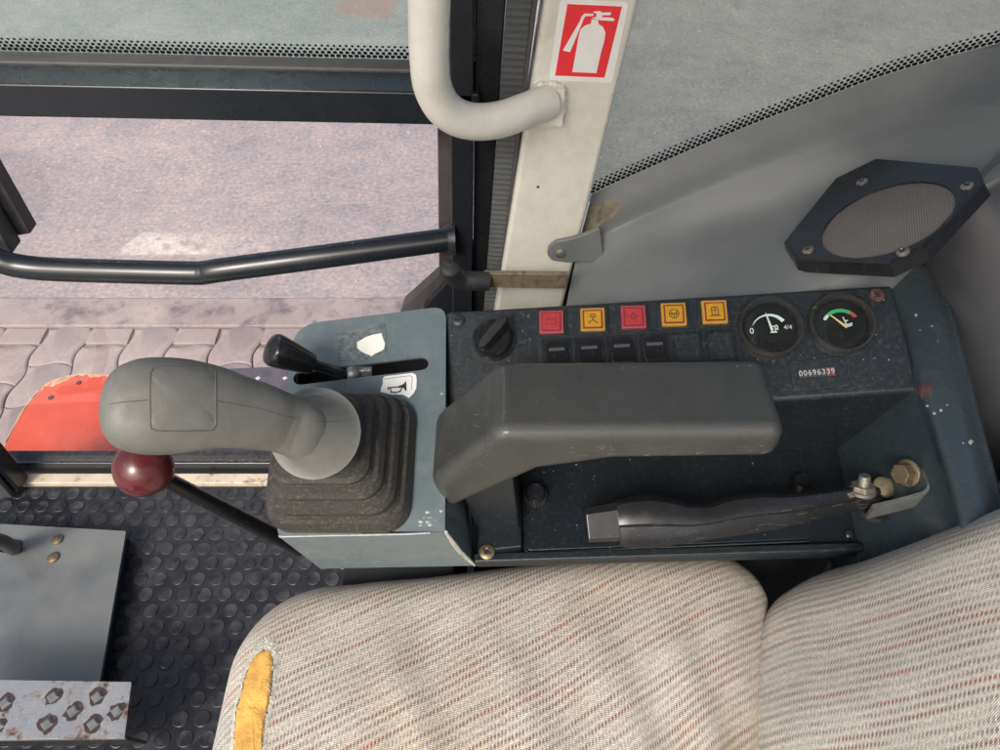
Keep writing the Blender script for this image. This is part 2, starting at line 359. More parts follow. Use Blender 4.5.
# woven seat cloth: UV in metres, slanted rows of dark, grey and red dashes on a pale weave
def fabric(name, ang, stain):
    m = bpy.data.materials.new(name); m.use_nodes = True; t = m.node_tree; N = t.nodes.new; L = t.links.new; b = t.nodes['Principled BSDF']
    def mth(op, a, c=None):
        n = N('ShaderNodeMath'); n.operation = op
        for i, q in enumerate((a, c)):
            if q is None: continue
            if isinstance(q, (int, float)): n.inputs[i].default_value = q
            else: L(q, n.inputs[i])
        return n.outputs[0]
    uv = N('ShaderNodeUVMap'); ns = N('ShaderNodeTexNoise'); ns.inputs['Scale'].default_value = 5; ns.inputs['Detail'].default_value = 2; L(uv.outputs[0], ns.inputs['Vector'])
    sc = N('ShaderNodeVectorMath'); sc.operation = 'SCALE'; sc.inputs['Scale'].default_value = .012; L(ns.outputs[1], sc.inputs[0])
    ad = N('ShaderNodeVectorMath'); ad.operation = 'ADD'; L(uv.outputs[0], ad.inputs[0]); L(sc.outputs[0], ad.inputs[1])
    vr = N('ShaderNodeVectorRotate'); vr.rotation_type = 'Z_AXIS'; vr.inputs['Angle'].default_value = -R(ang); L(ad.outputs[0], vr.inputs['Vector'])
    sx = N('ShaderNodeSeparateXYZ'); L(vr.outputs[0], sx.inputs[0]); u, v = sx.outputs[0], sx.outputs[1]
    p = .0064; vv = mth('DIVIDE', v, p); row = mth('FLOOR', vv); fv = mth('FRACT', vv)
    band = mth('SUBTRACT', 1, mth('SMOOTH_MIN', mth('ABSOLUTE', mth('MULTIPLY', mth('SUBTRACT', fv, .5), 3.2)), 1)); band = mth('MAXIMUM', band, 0)
    du = mth('ADD', mth('DIVIDE', u, .0030), mth('MULTIPLY', fv, -.9)); dash = mth('ABSOLUTE', mth('SUBTRACT', mth('FRACT', du), .5))
    mrd = N('ShaderNodeMapRange'); mrd.inputs[1].default_value = .24; mrd.inputs[2].default_value = .38; mrd.inputs[3].default_value = 1; mrd.inputs[4].default_value = 0; L(dash, mrd.inputs[0])
    cell = N('ShaderNodeCombineXYZ'); L(mth('MULTIPLY', u, 16), cell.inputs[0]); L(mth('MULTIPLY', row, 3.37), cell.inputs[1])
    n1 = N('ShaderNodeTexNoise'); n1.inputs['Scale'].default_value = 1; n1.inputs['Detail'].default_value = 3; L(cell.outputs[0], n1.inputs['Vector'])
    sel = N('ShaderNodeValToRGB'); cr = sel.color_ramp; cr.elements[0].position = .34; cr.elements[0].color = (.46, .44, .40, 1)
    cr.elements[1].position = .72; cr.elements[1].color = (.30, .075, .07, 1)
    for pos, c in ((.44, (.33, .305, .295, 1)), (.54, (.20, .178, .185, 1)), (.62, (.20, .10, .10, 1)), (.68, (.31, .095, .085, 1))):
        e = cr.elements.new(pos); e.color = c
    L(n1.outputs[0], sel.inputs[0])
    n2 = N('ShaderNodeTexNoise'); n2.inputs['Scale'].default_value = 6; n2.inputs['Detail'].default_value = 5; L(uv.outputs[0], n2.inputs['Vector'])
    bc = N('ShaderNodeMix'); bc.data_type = 'RGBA'; mrs = N('ShaderNodeMapRange'); mrs.inputs[1].default_value = .35; mrs.inputs[2].default_value = .65; L(n2.outputs[0], mrs.inputs[0]); L(mrs.outputs[0], bc.inputs[0])
    bc.inputs[6].default_value = (.57, .55, .49, 1); bc.inputs[7].default_value = (*stain, 1)
    k = mth('MULTIPLY', mth('MULTIPLY', mth('POWER', band, .45), mrd.outputs[0]), .97)
    mx = N('ShaderNodeMix'); mx.data_type = 'RGBA'; L(k, mx.inputs[0]); L(bc.outputs[2], mx.inputs[6]); L(sel.outputs[0], mx.inputs[7])
    wu = mth('SINE', mth('MULTIPLY', u, 2*math.pi/.0021)); wv = mth('SINE', mth('MULTIPLY', v, 2*math.pi/.0016)); wv2 = mth('MULTIPLY', wu, wv)
    mw = N('ShaderNodeMapRange'); mw.inputs[1].default_value = -.8; mw.inputs[2].default_value = .8; mw.inputs[3].default_value = .76; mw.inputs[4].default_value = 1.06; L(wv2, mw.inputs[0])
    cb = N('ShaderNodeCombineColor'); [L(mw.outputs[0], cb.inputs[i]) for i in range(3)]
    m2 = N('ShaderNodeMix'); m2.data_type = 'RGBA'; m2.blend_type = 'MULTIPLY'; m2.inputs[0].default_value = 1; L(mx.outputs[2], m2.inputs[6]); L(cb.outputs[0], m2.inputs[7])
    nf = N('ShaderNodeTexNoise'); nf.inputs['Scale'].default_value = 420; nf.inputs['Detail'].default_value = 3; L(uv.outputs[0], nf.inputs['Vector'])
    ng = N('ShaderNodeTexNoise'); ng.inputs['Scale'].default_value = 14; ng.inputs['Detail'].default_value = 6; ng.inputs['Roughness'].default_value = .7; L(uv.outputs[0], ng.inputs['Vector'])
    q1 = N('ShaderNodeMapRange'); q1.inputs[1].default_value = .3; q1.inputs[2].default_value = .7; q1.inputs[3].default_value = .74; q1.inputs[4].default_value = 1.2; L(nf.outputs[0], q1.inputs[0])
    q2 = N('ShaderNodeMapRange'); q2.inputs[1].default_value = .3; q2.inputs[2].default_value = .7; q2.inputs[3].default_value = .84; q2.inputs[4].default_value = 1.08; L(ng.outputs[0], q2.inputs[0])
    c3 = N('ShaderNodeCombineColor'); qq = mth('MULTIPLY', q1.outputs[0], q2.outputs[0]); [L(qq, c3.inputs[i]) for i in range(3)]
    m5 = N('ShaderNodeMix'); m5.data_type = 'RGBA'; m5.blend_type = 'MULTIPLY'; m5.inputs[0].default_value = 1; L(m2.outputs[2], m5.inputs[6]); L(c3.outputs[0], m5.inputs[7])
    L(m5.outputs[2], b.inputs['Base Color']); b.inputs['Roughness'].default_value = .9; b.inputs['Specular IOR Level'].default_value = .2
    b.inputs['Sheen Weight'].default_value = .15
    hh = mth('ADD', mth('MULTIPLY', wv2, .5), mth('MULTIPLY', k, -.8)); bp = N('ShaderNodeBump'); bp.inputs['Strength'].default_value = .55; bp.inputs['Distance'].default_value = .0009
    L(hh, bp.inputs['Height']); L(bp.outputs[0], b.inputs['Normal'])
    return m
M['fabric'] = fabric('seat_cloth', 24, (.575, .51, .39))
M['fabric_back'] = fabric('back_cloth', -3, (.56, .55, .48))

def asphalt_mat():
    m = bpy.data.materials.new('asphalt'); m.use_nodes = True; t = m.node_tree; N = t.nodes.new; L = t.links.new; b = t.nodes['Principled BSDF']
    tc = N('ShaderNodeTexCoord')
    def nz(s, d, r=.6): n = N('ShaderNodeTexNoise'); n.inputs['Scale'].default_value = s; n.inputs['Detail'].default_value = d; n.inputs['Roughness'].default_value = r; L(tc.outputs['Object'], n.inputs['Vector']); return n.outputs[0]
    def ramp(f, els):
        r = N('ShaderNodeValToRGB'); r.color_ramp.elements[0].position = els[0][0]; r.color_ramp.elements[0].color = (*els[0][1], 1)
        r.color_ramp.elements[1].position = els[-1][0]; r.color_ramp.elements[1].color = (*els[-1][1], 1)
        for p_, c in els[1:-1]: e = r.color_ramp.elements.new(p_); e.color = (*c, 1)
        L(f, r.inputs[0]); return r.outputs[0]
    fine = ramp(nz(48, 7, .78), [(.32, (.26, .25, .26)), (.45, (.40, .385, .39)), (.55, (.48, .455, .455)), (.68, (.70, .67, .66))])
    tone = ramp(nz(9, 5, .7), [(.36, (.84, .87, .91)), (.5, (1.0, .99, .99)), (.64, (1.12, 1.05, 1.02))])
    big = ramp(nz(1.6, 6), [(.3, (.80, .80, .83)), (.5, (.97, .95, .96)), (.7, (1.12, 1.07, 1.05))])
    mx = N('ShaderNodeMix'); mx.data_type = 'RGBA'; mx.blend_type = 'MULTIPLY'; mx.inputs[0].default_value = 1; L(fine, mx.inputs[6]); L(big, mx.inputs[7])
    mt = N('ShaderNodeMix'); mt.data_type = 'RGBA'; mt.blend_type = 'MULTIPLY'; mt.inputs[0].default_value = 1; L(mx.outputs[2], mt.inputs[6]); L(tone, mt.inputs[7])
    st = N('ShaderNodeMapRange'); st.inputs[1].default_value = .68; st.inputs[2].default_value = .98; L(nz(3.1, 5, .7), st.inputs[0])
    m2 = N('ShaderNodeMix'); m2.data_type = 'RGBA'; L(st.outputs[0], m2.inputs[0]); L(mt.outputs[2], m2.inputs[6]); m2.inputs[7].default_value = (.50, .39, .37, 1)
    # one reddish repair patch on the road
    pc = P(366, 6, z=-1.0); dv = N('ShaderNodeVectorMath'); dv.operation = 'SUBTRACT'; L(tc.outputs['Object'], dv.inputs[0]); dv.inputs[1].default_value = pc
    dn_ = N('ShaderNodeTexNoise'); dn_.inputs['Scale'].default_value = 6; dn_.inputs['Detail'].default_value = 4; L(tc.outputs['Object'], dn_.inputs['Vector'])
    ln = N('ShaderNodeVectorMath'); ln.operation = 'LENGTH'; L(dv.outputs[0], ln.inputs[0])
    su = N('ShaderNodeMath'); su.operation = 'MULTIPLY_ADD'; L(dn_.outputs[0], su.inputs[0]); su.inputs[1].default_value = .36; L(ln.outputs['Value'], su.inputs[2])
    mp = N('ShaderNodeMapRange'); mp.inputs[1].default_value = .35; mp.inputs[2].default_value = .41; mp.inputs[3].default_value = .75; mp.inputs[4].default_value = 0; L(su.outputs[0], mp.inputs[0])
    m4 = N('ShaderNodeMix'); m4.data_type = 'RGBA'; L(mp.outputs[0], m4.inputs[0]); L(m2.outputs[2], m4.inputs[6]); m4.inputs[7].default_value = (.52, .30, .27, 1)
    mk = N('ShaderNodeMix'); mk.data_type = 'RGBA'; mk.blend_type = 'MULTIPLY'; mk.inputs[0].default_value = 1; L(m4.outputs[2], mk.inputs[6]); mk.inputs[7].default_value = (.77, .765, .75, 1)
    L(mk.outputs[2], b.inputs['Base Color']); b.inputs['Roughness'].default_value = .9
    bp = N('ShaderNodeBump'); bp.inputs['Strength'].default_value = .25; bp.inputs['Distance'].default_value = .003; L(nz(120, 4, .7), bp.inputs['Height']); L(bp.outputs[0], b.inputs['Normal'])
    return m
M['asphalt'] = asphalt_mat()
M['paver'] = mat('paver', (.36, .315, .305), .85, var=.2, vs=12, c2=(.28, .22, .20), c2amt=.3, c2s=20, c2w=.18, bump=.7, bs=120)
M['joint'] = mat('joint_sand', (.22, .175, .155), .95, var=.3, vs=20, bump=.6, bs=150)
M['kerb'] = mat('kerb_concrete', (.36, .31, .295), .85, var=.2, vs=14, c2=(.17, .15, .165), c2amt=.40, c2s=7, c2w=.07, bump=.7, bs=90)
M['grit'] = mat('grit', (.42, .39, .38), .9, var=.4, vs=30)
M['patch'] = mat('red_patch', (.45, .27, .24), .9, var=.25, vs=12, bump=.6, bs=90)

# ================================================================== THE SETTING
GZ = -1.0
mb = MB(); mb.add([(-60, 2.32, GZ), (60, 2.32, GZ), (60, 90, GZ), (-60, 90, GZ)], [(0, 1, 2, 3)])
mb.add([(-60, -60, GZ-.03), (60, -60, GZ-.03), (60, 2.4, GZ-.03), (-60, 2.4, GZ-.03)], [(0, 1, 2, 3)])
ground = tag(mb.build('ground', M['asphalt'], smooth=0), kind='structure')
mb = MB(); mb.box((0, 2.235, GZ-.04), (40, .165, .09)); tag(mb.build('kerb_strip', M['kerb'], bevel=.006), kind='structure')
random.seed(31); mb = MB()
for (pts, wd_) in (([(180, 212), (196, 206), (214, 213), (230, 209)], .012), ([(182, 240), (206, 244), (208, 252)], .006), ([(60, 200), (150, 196), (300, 204), (438, 198)], .004), ([(828, 18), (832, 30), (836, 42)], .007), ([(345, 184), (380, 190), (430, 200)], .004), ([(640, 60), (700, 20)], .006)):
    sp_ = spline([P(*p, z=GZ+.002) for p in pts], 8)
    for i in range(len(sp_)-1):
        if random.random() < .25: continue
        a, b_ = sp_[i], sp_[i+1]; d_ = (b_-a).normalized(); n_ = Vector((-d_.y, d_.x, 0))*wd_*random.uniform(.2, .7); mb.add([a-n_, b_-n_*.8, b_+n_*.8, a+n_], [(0, 1, 2, 3)])
for k in range(900):
    x_, y_ = random.uniform(-2.6, 3.4), random.uniform(2.36, 5.4); r_ = .002+.007*random.random()**3
    mb.add([Vector((x_+r_*math.cos(a), y_+r_*math.sin(a), GZ)) for a in (0, 1.3, 2.5, 3.8, 5.1)] + [Vector((x_, y_, GZ+r_*.7))], [(0, 1, 5), (1, 2, 5), (2, 3, 5), (3, 4, 5), (4, 0, 5)])
tag(mb.build('road_grit', M['grit'], smooth=0), kind='stuff')
mb = MB(); mb.add([(-6, .8, GZ-.012), (4, .8, GZ-.012), (4, 2.16, GZ-.012), (-6, 2.16, GZ-.012)], [(0, 1, 2, 3)])
pav = tag(mb.build('pavement', M['joint'], smooth=0), kind='structure')
W_, L_ = .172, .205; g = .0028
def paver_mesh(phase):
    pts = []
    n = 8
    def wx(y): return .011*math.sin(2*math.pi*(y/L_ + phase))
    def wy(x): return .010*math.sin(2*math.pi*x/W_ + .6)
    for i in range(n): y = -L_/2 + L_*i/n; pts.append((W_/2-g+wx(y), max(y, -L_/2+g) + (wy(W_/2) if i == 0 else 0), 0))
    for i in range(n): x = W_/2 - W_*i/n; pts.append((min(x, W_/2-g) + (wx(L_/2) if i == 0 else 0), L_/2-g+wy(x), 0))
    for i in range(n): y = L_/2 - L_*i/n; pts.append((-W_/2+g+wx(y), min(y, L_/2-g) + (wy(-W_/2) if i == 0 else 0), 0))
    for i in range(n): x = -W_/2 + W_*i/n; pts.append((max(x, -W_/2+g) + (wx(-L_/2) if i == 0 else 0), -L_/2+g+wy(x), 0))
    mb = MB(); c = Vector((0, 0, 0)); N_ = len(pts)
    outer = [Vector(p)+Vector((0, 0, -.02)) for p in pts]; e = [Vector(p) for p in pts]; inn = [Vector((p[0]*.93, p[1]*.94, .004)) for p in pts]
    mb.loft([outer, e, inn], caps=False); mb.f.append(tuple(range(2*N_, 3*N_)))
    return mb
proto = [None, None]
for i in range(22):
    for j in range(7):
        k = i % 2; x = -2.75 + i*W_; y = 2.15 - L_*(j+.5) - (L_/2 if k else 0)
        loc = Vector((x, y, GZ-.002+random.uniform(-.002, .002)))
        if proto[k] is None:
            m_ = paver_mesh(.5*k); o = m_.build('paving_stone', M['paver'], pav); o.location = loc; BASE[o.name] = Vector(loc); proto[k] = o
        else: o = inst(proto[k], pav, loc)
        o.rotation_euler = (random.uniform(-.008, .008), random.uniform(-.008, .008), random.uniform(-.012, .012))
    if i % 2:                               # half stones closing the row against the kerb
        if i == 1:
            h = MB(); h.box((0, 0, -.01), (W_-.008, L_/2-.02, .024)); hp = h.build('paving_stone', M['paver'], pav, bevel=.003); hp.location = (x, 2.15-L_/4+.004, GZ-.004)
        else: inst(hp, pav, (x, 2.15-L_/4+.004, GZ-.004))

# cab floor with coin-studded rubber mat
mb = MB(); mb.box((-.10, .08, -.02), (2.0, 1.30, .04)); floor = tag(mb.build('floor', M['mat'], bevel=.002), kind='structure')
sm = MB(); sm.lathe([(.0116, -.001), (.0112, .0004), (.0104, .0009), (.0090, .0005), (.0, .0005)], (0, 0, 0), (0, 0, 1), 20, cap=False)
first = None; n_st = 0
for j in range(20):
    for i in range(34):
        x = -.86 + i*.0305 + (.01525 if j % 2 else 0) + .02*math.sin(j*.15); y = .715 - j*.0265
        r = Vector((x, y, 0)) - O; d = r.dot(FW); px = 500 + r.x/d*FPX; py = 375 - r.dot(UP)/d*FPX
        if not (-25 < px < 360 and 480 < py < 775): continue
        if px < 95 and 545 < py < 730: continue
        if n_st >= 298: continue
        loc = Vector((x+random.uniform(-.0006, .0006), y+random.uniform(-.0006, .0006), .0005))
        if first is None: first = sm.build('mat_stud', M['stud'], floor); first.location = loc; BASE[first.name] = Vector(loc)
        else: inst(first, floor, loc)
        n_st += 1
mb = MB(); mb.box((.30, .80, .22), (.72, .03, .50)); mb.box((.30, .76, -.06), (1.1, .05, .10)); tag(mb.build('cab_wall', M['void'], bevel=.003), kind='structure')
mb = MB(); a = P(-60, 488, z=.004); b_ = P(420, 488, z=.004)
mb.box((-.50, .7415, .002), (1.30, .021, .012)); tag(mb.build('door_sill', M['cream'], bevel=.002), 'worn cream painted sill strip along the edge of the rubber floor mat', 'sill')
mb = MB(); mb.box((-.45, .772, .012), (.84, .030, .034))
s_ = tag(mb.build('lower_frame_rail', M['black_paint'], bevel=.004), 'black lower frame rail between the cream sill and the red panel', 'rail')

# unseen cab shell, added to darken the interior and shape reflections: roof, posts, panels
shell = thing('unseen_cab_roof', 'unseen cab roof with posts and panels, added to shade the interior', 'roof', (-.1, .05, 1.62))
mb = MB(); mb.box((.14, .12, 1.66), (1.26, 1.16, .05)); mb.build('unseen_roof_slab', M['roof_liner'], shell, bevel=.02)
for (x_, y_) in ((.20, -.60), (.74, -.60)):
    mb = MB(); mb.box((x_, y_, .815), (.06, .06, 1.63)); mb.build('unseen_roof_post', M['white_paint'], shell, bevel=.008)
mb = MB(); mb.box((.47, -.60, .28), (.48, .03, .60)); mb.box((-.35, -.60, .17), (1.04, .03, .38)); mb.build('unseen_side_panel', M['trim'], shell, bevel=.004)
mb = MB(); mb.box((.74, .03, .42), (.03, 1.2, .88)); mb.build('unseen_rear_panel', M['trim'], shell, bevel=.004)

# ================================================================== OUTSIDE THE CAB: red panel and tread plate
ZP = -.10
red = thing('body_panel', 'red painted body panel with chipped rounded corner below the window', 'panel', P(60, 450, z=ZP))
poly = [P(*p, z=ZP) for p in ((2, 452), (22, 412), (42, 388), (62, 378), (82, 375), (110, 375), (184, 377), (184, 475), (2, 475))]
mb = MB(); mb.prism(poly, (0, 0, -.012)); mb.build('panel_sheet', M['red_body'], red, bevel=.002)
edge = [P(*p, z=ZP) for p in ((2, 449), (22, 411), (42, 387), (62, 377.5), (82, 374.5), (110, 375), (184, 377))]
sp = spline(edge, 14); mb = MB(); rows = []
for i, p in enumerate(sp):
    d = (sp[min(i+1, len(sp)-1)]-sp[max(i-1, 0)]).normalized(); nrm = Vector((0, 0, 1)).cross(d)
    k = max(.15, min(1, (i-12)/22))
    wdt = .001 + k*(.012 + .016*noise.noise(p*22) + .010*noise.noise(p*70)); wdt = max(wdt, .001)
    rows.append([p - nrm*wdt + Vector((0, 0, .0008)), p + Vector((0, 0, .0012)), p + nrm*.0015 + Vector((0, 0, -.006))])
mb.grid(rows); mb.build('bare_edge', M['rust_edge'], red)
for q, r_ in (((51, 398), .0055), ((79, 383), .005)):
    mb = MB(); mb.lathe([(r_, .0), (r_, .002), (.6*r_, .003), (0, .003)], P(*q, z=ZP), (0, 0, 1), 14); mb.build('rivet', M['rust'], red)
tp = thing('tread_plate', 'dark purplish grip plate with small pale diamonds beside the red panel', 'plate', P(240, 420, z=ZP))
mb = MB(); mb.prism([P(*p, z=ZP+.004) for p in ((188, 370), (330, 364), (330, 470), (188, 475))], (0, 0, -.012)); mb.build('plate_sheet', M['tread'], tp, bevel=.002)
k = 0
for j in range(4):
    for i in range(5):
        c = P(204 + i*27 + (13 if j % 2 else 0), 378 + j*22, z=ZP+.0045)
        mb = MB(); mb.add([c+Vector(v) for v in ((.006, 0, 0), (0, .006, 0), (-.006, 0, 0), (0, -.006, 0), (0, 0, .002))], [(0, 1, 4), (1, 2, 4), (2, 3, 4), (3, 0, 4)])
        mb.build('raised_diamond', M['sticker_white'], tp, smooth=0)

# ================================================================== SIDE WINDOW WITH BLACK FRAME
wf = thing('side_window_frame', 'black side window frame with crossbar, bent guard rail and dotted upper pane', 'window', (-.3, .72, .03))
zc0 = lambda x: .729 - .0215*(x+.49)      # centre height of the sloping crossbar
def rib(xa, xb, y0, y1, h0, h1):
    return [Vector((x, y, zc0(x)+h)) for x, h in ((xa, h0), (xa, h1), (xb, h1), (xb, h0)) for y in (y0,)]
mb = MB()
for (y0, y1, h0, h1) in ((.700, .742, -.0175, .0175),):
    q = [Vector((-.95, y0, zc0(-.95)+h0)), Vector((-.95, y0, zc0(-.95)+h1)), Vector((-.02, y0, zc0(-.02)+h1)), Vector((-.02, y0, zc0(-.02)+h0))]
    mb.prism(q, (0, y1-y0, 0))
mb.build('crossbar', M['black_paint'], wf, bevel=.0025)
mb = MB(); q = [Vector((-.95, .7422, zc0(-.95)-.012)), Vector((-.95, .7422, zc0(-.95)+.0200)), Vector((-.02, .7422, zc0(-.02)+.0200)), Vector((-.02, .7422, zc0(-.02)-.012))]
mb.prism(q, (0, .024, 0)); mb.build('glazing_channel', M['frame_grey'], wf, bevel=.002)
def pane(name, m, quad, parent, th=.004):
    mb = MB(); mb.prism(quad, (0, th, 0)); return mb.build(name, m, parent, smooth=0)
pane('upper_pane', M['glass_up'], [Vector((-.95, .762, zc0(-.95)+.005)), Vector((-.95, .762, 1.20)), Vector((-.005, .762, 1.20)), Vector((-.02, .762, zc0(-.02)+.005))], wf)
pane('lower_pane', M['glass_low'], [Vector((-.95, .757, .032)), Vector((-.95, .757, zc0(-.95)-.0)), Vector((-.025, .757, zc0(-.02)-.0)), Vector((-.025, .757, .032))], wf)
mb = MB(); n = 40; rows = [[], []]; mb.uv = []
for i in range(n+1):
    x = -.95 + .93*i/n
    rows[0].append(Vector((x, .7605, zc0(x)+.0225))); mb.uv.append((x+1, 0))
for i in range(n+1):
    x = -.95 + .93*i/n; rows[1].append(Vector((x, .7605, zc0(x)+.0225+.0135))); mb.uv.append((x+1, .0135))
mb.grid(rows); mb.build('dotted_border', M['frit'], wf, smooth=0, keep=True)
# upright post: two black faces
def lean(pxlo, pxhi, y, lo=270, hi=0):     # bottom and top points of a leaning edge on a y plane
    a = P(pxlo, lo, y=y); b = P(pxhi, hi, y=y); d = (b-a)/(b.z-a.z); return lambda z: a + d*(z-a.z)
def post(x0, x1, y, dep, z0, z1, name, m, parent, bevel=.002):
    A, B = lean(*x0, y), lean(*x1, y); mb = MB(); mb.prism([A(z0), B(z0), B(z1), A(z1)], (0, dep, 0)); return mb.build(name, m, parent, bevel=bevel)
post((452, 449), (472, 474), .700, .05, .40, 1.15, 'upright', M['black_paint'], wf)
post((473, 475), (487, 506), .712, .05, .40, 1.15, 'inner_channel', M['black_plastic'], wf)
post((439, 436), (453, 450), .765, .02, .36, 1.15, 'outer_flange', M['frame_grey'], wf)
mb = MB(); mb.prism([P(*p, y=.765) for p in ((440, 262), (440, 274), (404, 306), (396, 330), (470, 330), (470, 262))], (0, .02, 0)); mb.build('corner_gusset', M['frame_grey'], wf, bevel=.001)
mb = MB(); mb.prism([P(*p, y=.745) for p in ((452, 268), (446, 284), (424, 308), (420, 330), (490, 330), (490, 262))], (0, .012, 0)); mb.build('lower_corner', M['black_paint'], wf, bevel=.001)
# guard rail
gp = [P(-60, 236, y=.675), P(-25, 250, y=.665), P(0, 261, y=.66), P(25, 267, y=.66), P(70, 270, y=.66), P(185, 273, y=.66), P(205, 272.5, y=.66), P(225, 269.5, y=.66), P(320, 257, y=.672), P(452, 239, y=.695)]
mb = MB(); mb.tube(spline(gp, 6), .0136, 20); mb.build('guard_rail', M['black_paint'], wf, smooth=60)
mb = MB(); c = P(452, 239, y=.697); mb.lathe([(.0136, -.010), (.0165, -.004), (.019, .004)], c, (1, .05, 0), 16); mb.build('weld', M['black_paint'], wf)
# vertical member ends at the left edge
mb = MB(); b0 = P(-4, 254, y=.70); mb.prism([b0+Vector(v) for v in ((-.03, 0, 0), (.020, 0, 0), (.020, .0, .3), (-.03, 0, .3))], (0, .025, 0))
mb.prism([b0+Vector(v) for v in ((.0, .028, .002), (.033, .028, .008), (.033, .028, .3), (.0, .028, .3))], (0, .02, 0))
mb.build('rail_bracket', M['frame_grey'], wf, bevel=.002)
fp = thing('corner_post', 'black front corner post standing on the sill at the left edge', 'post', P(20, 486, z=.01))
b0 = P(26, 484, z=.012); mb = MB(); mb.box(b0+Vector((-.022, .0, .28)), (.040, .034, .56)); mb.build('post_tube', M['black_paint'], fp, bevel=.003)
mb = MB(); mb.box(b0+Vector((-.022, -.0235, .24)), (.024, .011, .48)); mb.build('post_seal', M['frame_grey'], fp, bevel=.003)

# ================================================================== WHITE PILLAR
cp = thing('cab_pillar', 'white painted cab pillar with fire extinguisher sticker and welded grab handle', 'pillar', P(530, 300, y=.68))
PY = .680
A, B = lean(497, 545, PY, 300), lean(565, 640, PY, 300)
mb = MB(); mb.prism([A(.34), B(.34), B(1.15), A(1.15)], (0, .05, 0)); mb.build('pillar_tube', M['white_paint'], cp, bevel=.006, seg=3)
# ribbed weather seal between pillar and frame
mb = MB(); S0, S1 = lean(487, 507, .700), lean(501, 532, .700)
z = .40; rows = []
while z < 1.15:
    for dz, dp in ((0, .0), (.0022, .0008), (.0044, .0)):
        a, b_ = S0(z+dz), S1(z+dz); rows.append([a+Vector((0, .02, 0)), a+Vector((0, -dp+.002, 0)), b_+Vector((0, -dp, 0)), b_+Vector((0, .02, 0))])
    z += .0066
mb.grid(rows); mb.build('weather_seal', M['seal'], cp, smooth=30)
post((500.5, 533), (503, 538), .692, .03, .40, 1.15, 'seal_edge', M['rust_edge'] if False else M['frame_grey'], cp, bevel=.0008)
# sticker
def onp(px, py, o=.0004): return P(px, py, y=PY-o)
st = [onp(560, -1), onp(629, 2), onp(612, 83), onp(548.5, 80)]
mb = MB(); mb.prism(roundpoly(st, .005), (0, -.0003, 0)); stk = mb.build('safety_sticker', M['sticker_white'], cp)
mb = MB(); mb.prism([onp(*p, o=.0007) for p in ((567.5, 4), (622, 6.5), (604.5, 77.5), (555, 75.5))], (0, -.0002, 0)); mb.build('red_field', M['sticker_red'], stk, smooth=0)
def z7(x, y): return (540 + x/8.33, y/8.33)   # positions read off an enlargement of the sticker
mb = MB()
body = [(268, 600), (300, 430), (322, 300), (338, 245), (372, 215), (425, 195), (430, 160), (482, 165), (488, 200), (525, 225), (545, 270), (538, 330), (505, 450), (470, 608)]
mb.prism([onp(*z7(*p), o=.0010) for p in body], (0, -.0002, 0))
mb.prism([onp(*z7(*p), o=.0010) for p in ((190, 420), (330, 180), (345, 140), (372, 112), (445, 115), (445, 132), (378, 134), (362, 160), (352, 190), (250, 434))], (0, -.0002, 0))
mb.prism([onp(*z7(*p), o=.0011) for p in ((445, 95), (500, 92), (520, 105), (590, 102), (588, 124), (515, 128), (520, 143), (605, 148), (624, 160), (612, 174), (500, 168), (432, 150), (470, 140), (470, 112), (446, 106))], (0, -.0002, 0))
mb.build('extinguisher_pictogram', M['sticker_white'], stk, smooth=0)
# grab handle, welded on
hp_ = [P(431, -90, y=.600), P(430, -40, y=.598), P(429, 20, y=.596), P(429.5, 62, y=.598), P(433, 88, y=.602), P(444, 108, y=.608), P(461, 119, y=.615), P(481, 122, y=.624), P(503, 119, y=.636), P(525, 111, y=.652), P(548, 102, y=.672)]
mb = MB(); mb.tube(spline(hp_, 6), .0163, 24); ghm = mb; mb.build('grab_handle', M['handle_paint'], cp, smooth=60)
mb = MB(); c = P(548, 104, y=PY-.003)
for k_ in range(46):
    a = 2*math.pi*k_/46; ca, sa = math.cos(a), math.sin(a); q = c + Vector((.0140*math.copysign(abs(ca)**.6, ca), .0015, .0175*math.copysign(abs(sa)**.6, sa))); mb.sphere(q, .0042+.0007*math.sin(k_*1.9)+.0007*random.random(), 12)
mb.prism([c+Vector(v) for v in ((-.015, .003, -.019), (.0145, .003, -.019), (.0145, .003, .019), (-.015, .003, .019))], (0, -.011, 0))
mb.build('weld_bead', M['handle_paint'], cp, smooth=60)
mb = MB()
for q in ((484.5, 12), (539, 187), (575, 219)):
    pass
mb.lathe([(.0016, 0), (.0016, .0003), (0, .0004)], P(538, 187, y=PY), (0, -1, 0), 10); mb.build('paint_blister', M['rust'], cp)

# latch lever
lt = thing('window_latch', 'flat brass latch bar with bent black rubber grip across the white pillar', 'latch', P(500, 280, y=.63))
mb = MB(); mb.prism([P(*p, y=.632) for p in ((484, 273.5), (568, 274.5), (566, 289), (484, 287.5))], (0, .006, 0)); mb.build('latch_bar', M['brass_bar'], lt, bevel=.0008)
lp = [P(449.5, 266, y=.618), P(450, 270, y=.620), P(455, 277, y=.624), P(464, 280.5, y=.628), P(478, 281, y=.630), P(488.5, 281, y=.632)]
mb = MB(); mb.tube(spline(lp, 6), [.0035 + (.0075)*min(1, (i/4)**.5) for i in range(31)], 18); mb.build('latch_grip', M['rubber'], lt, smooth=60)

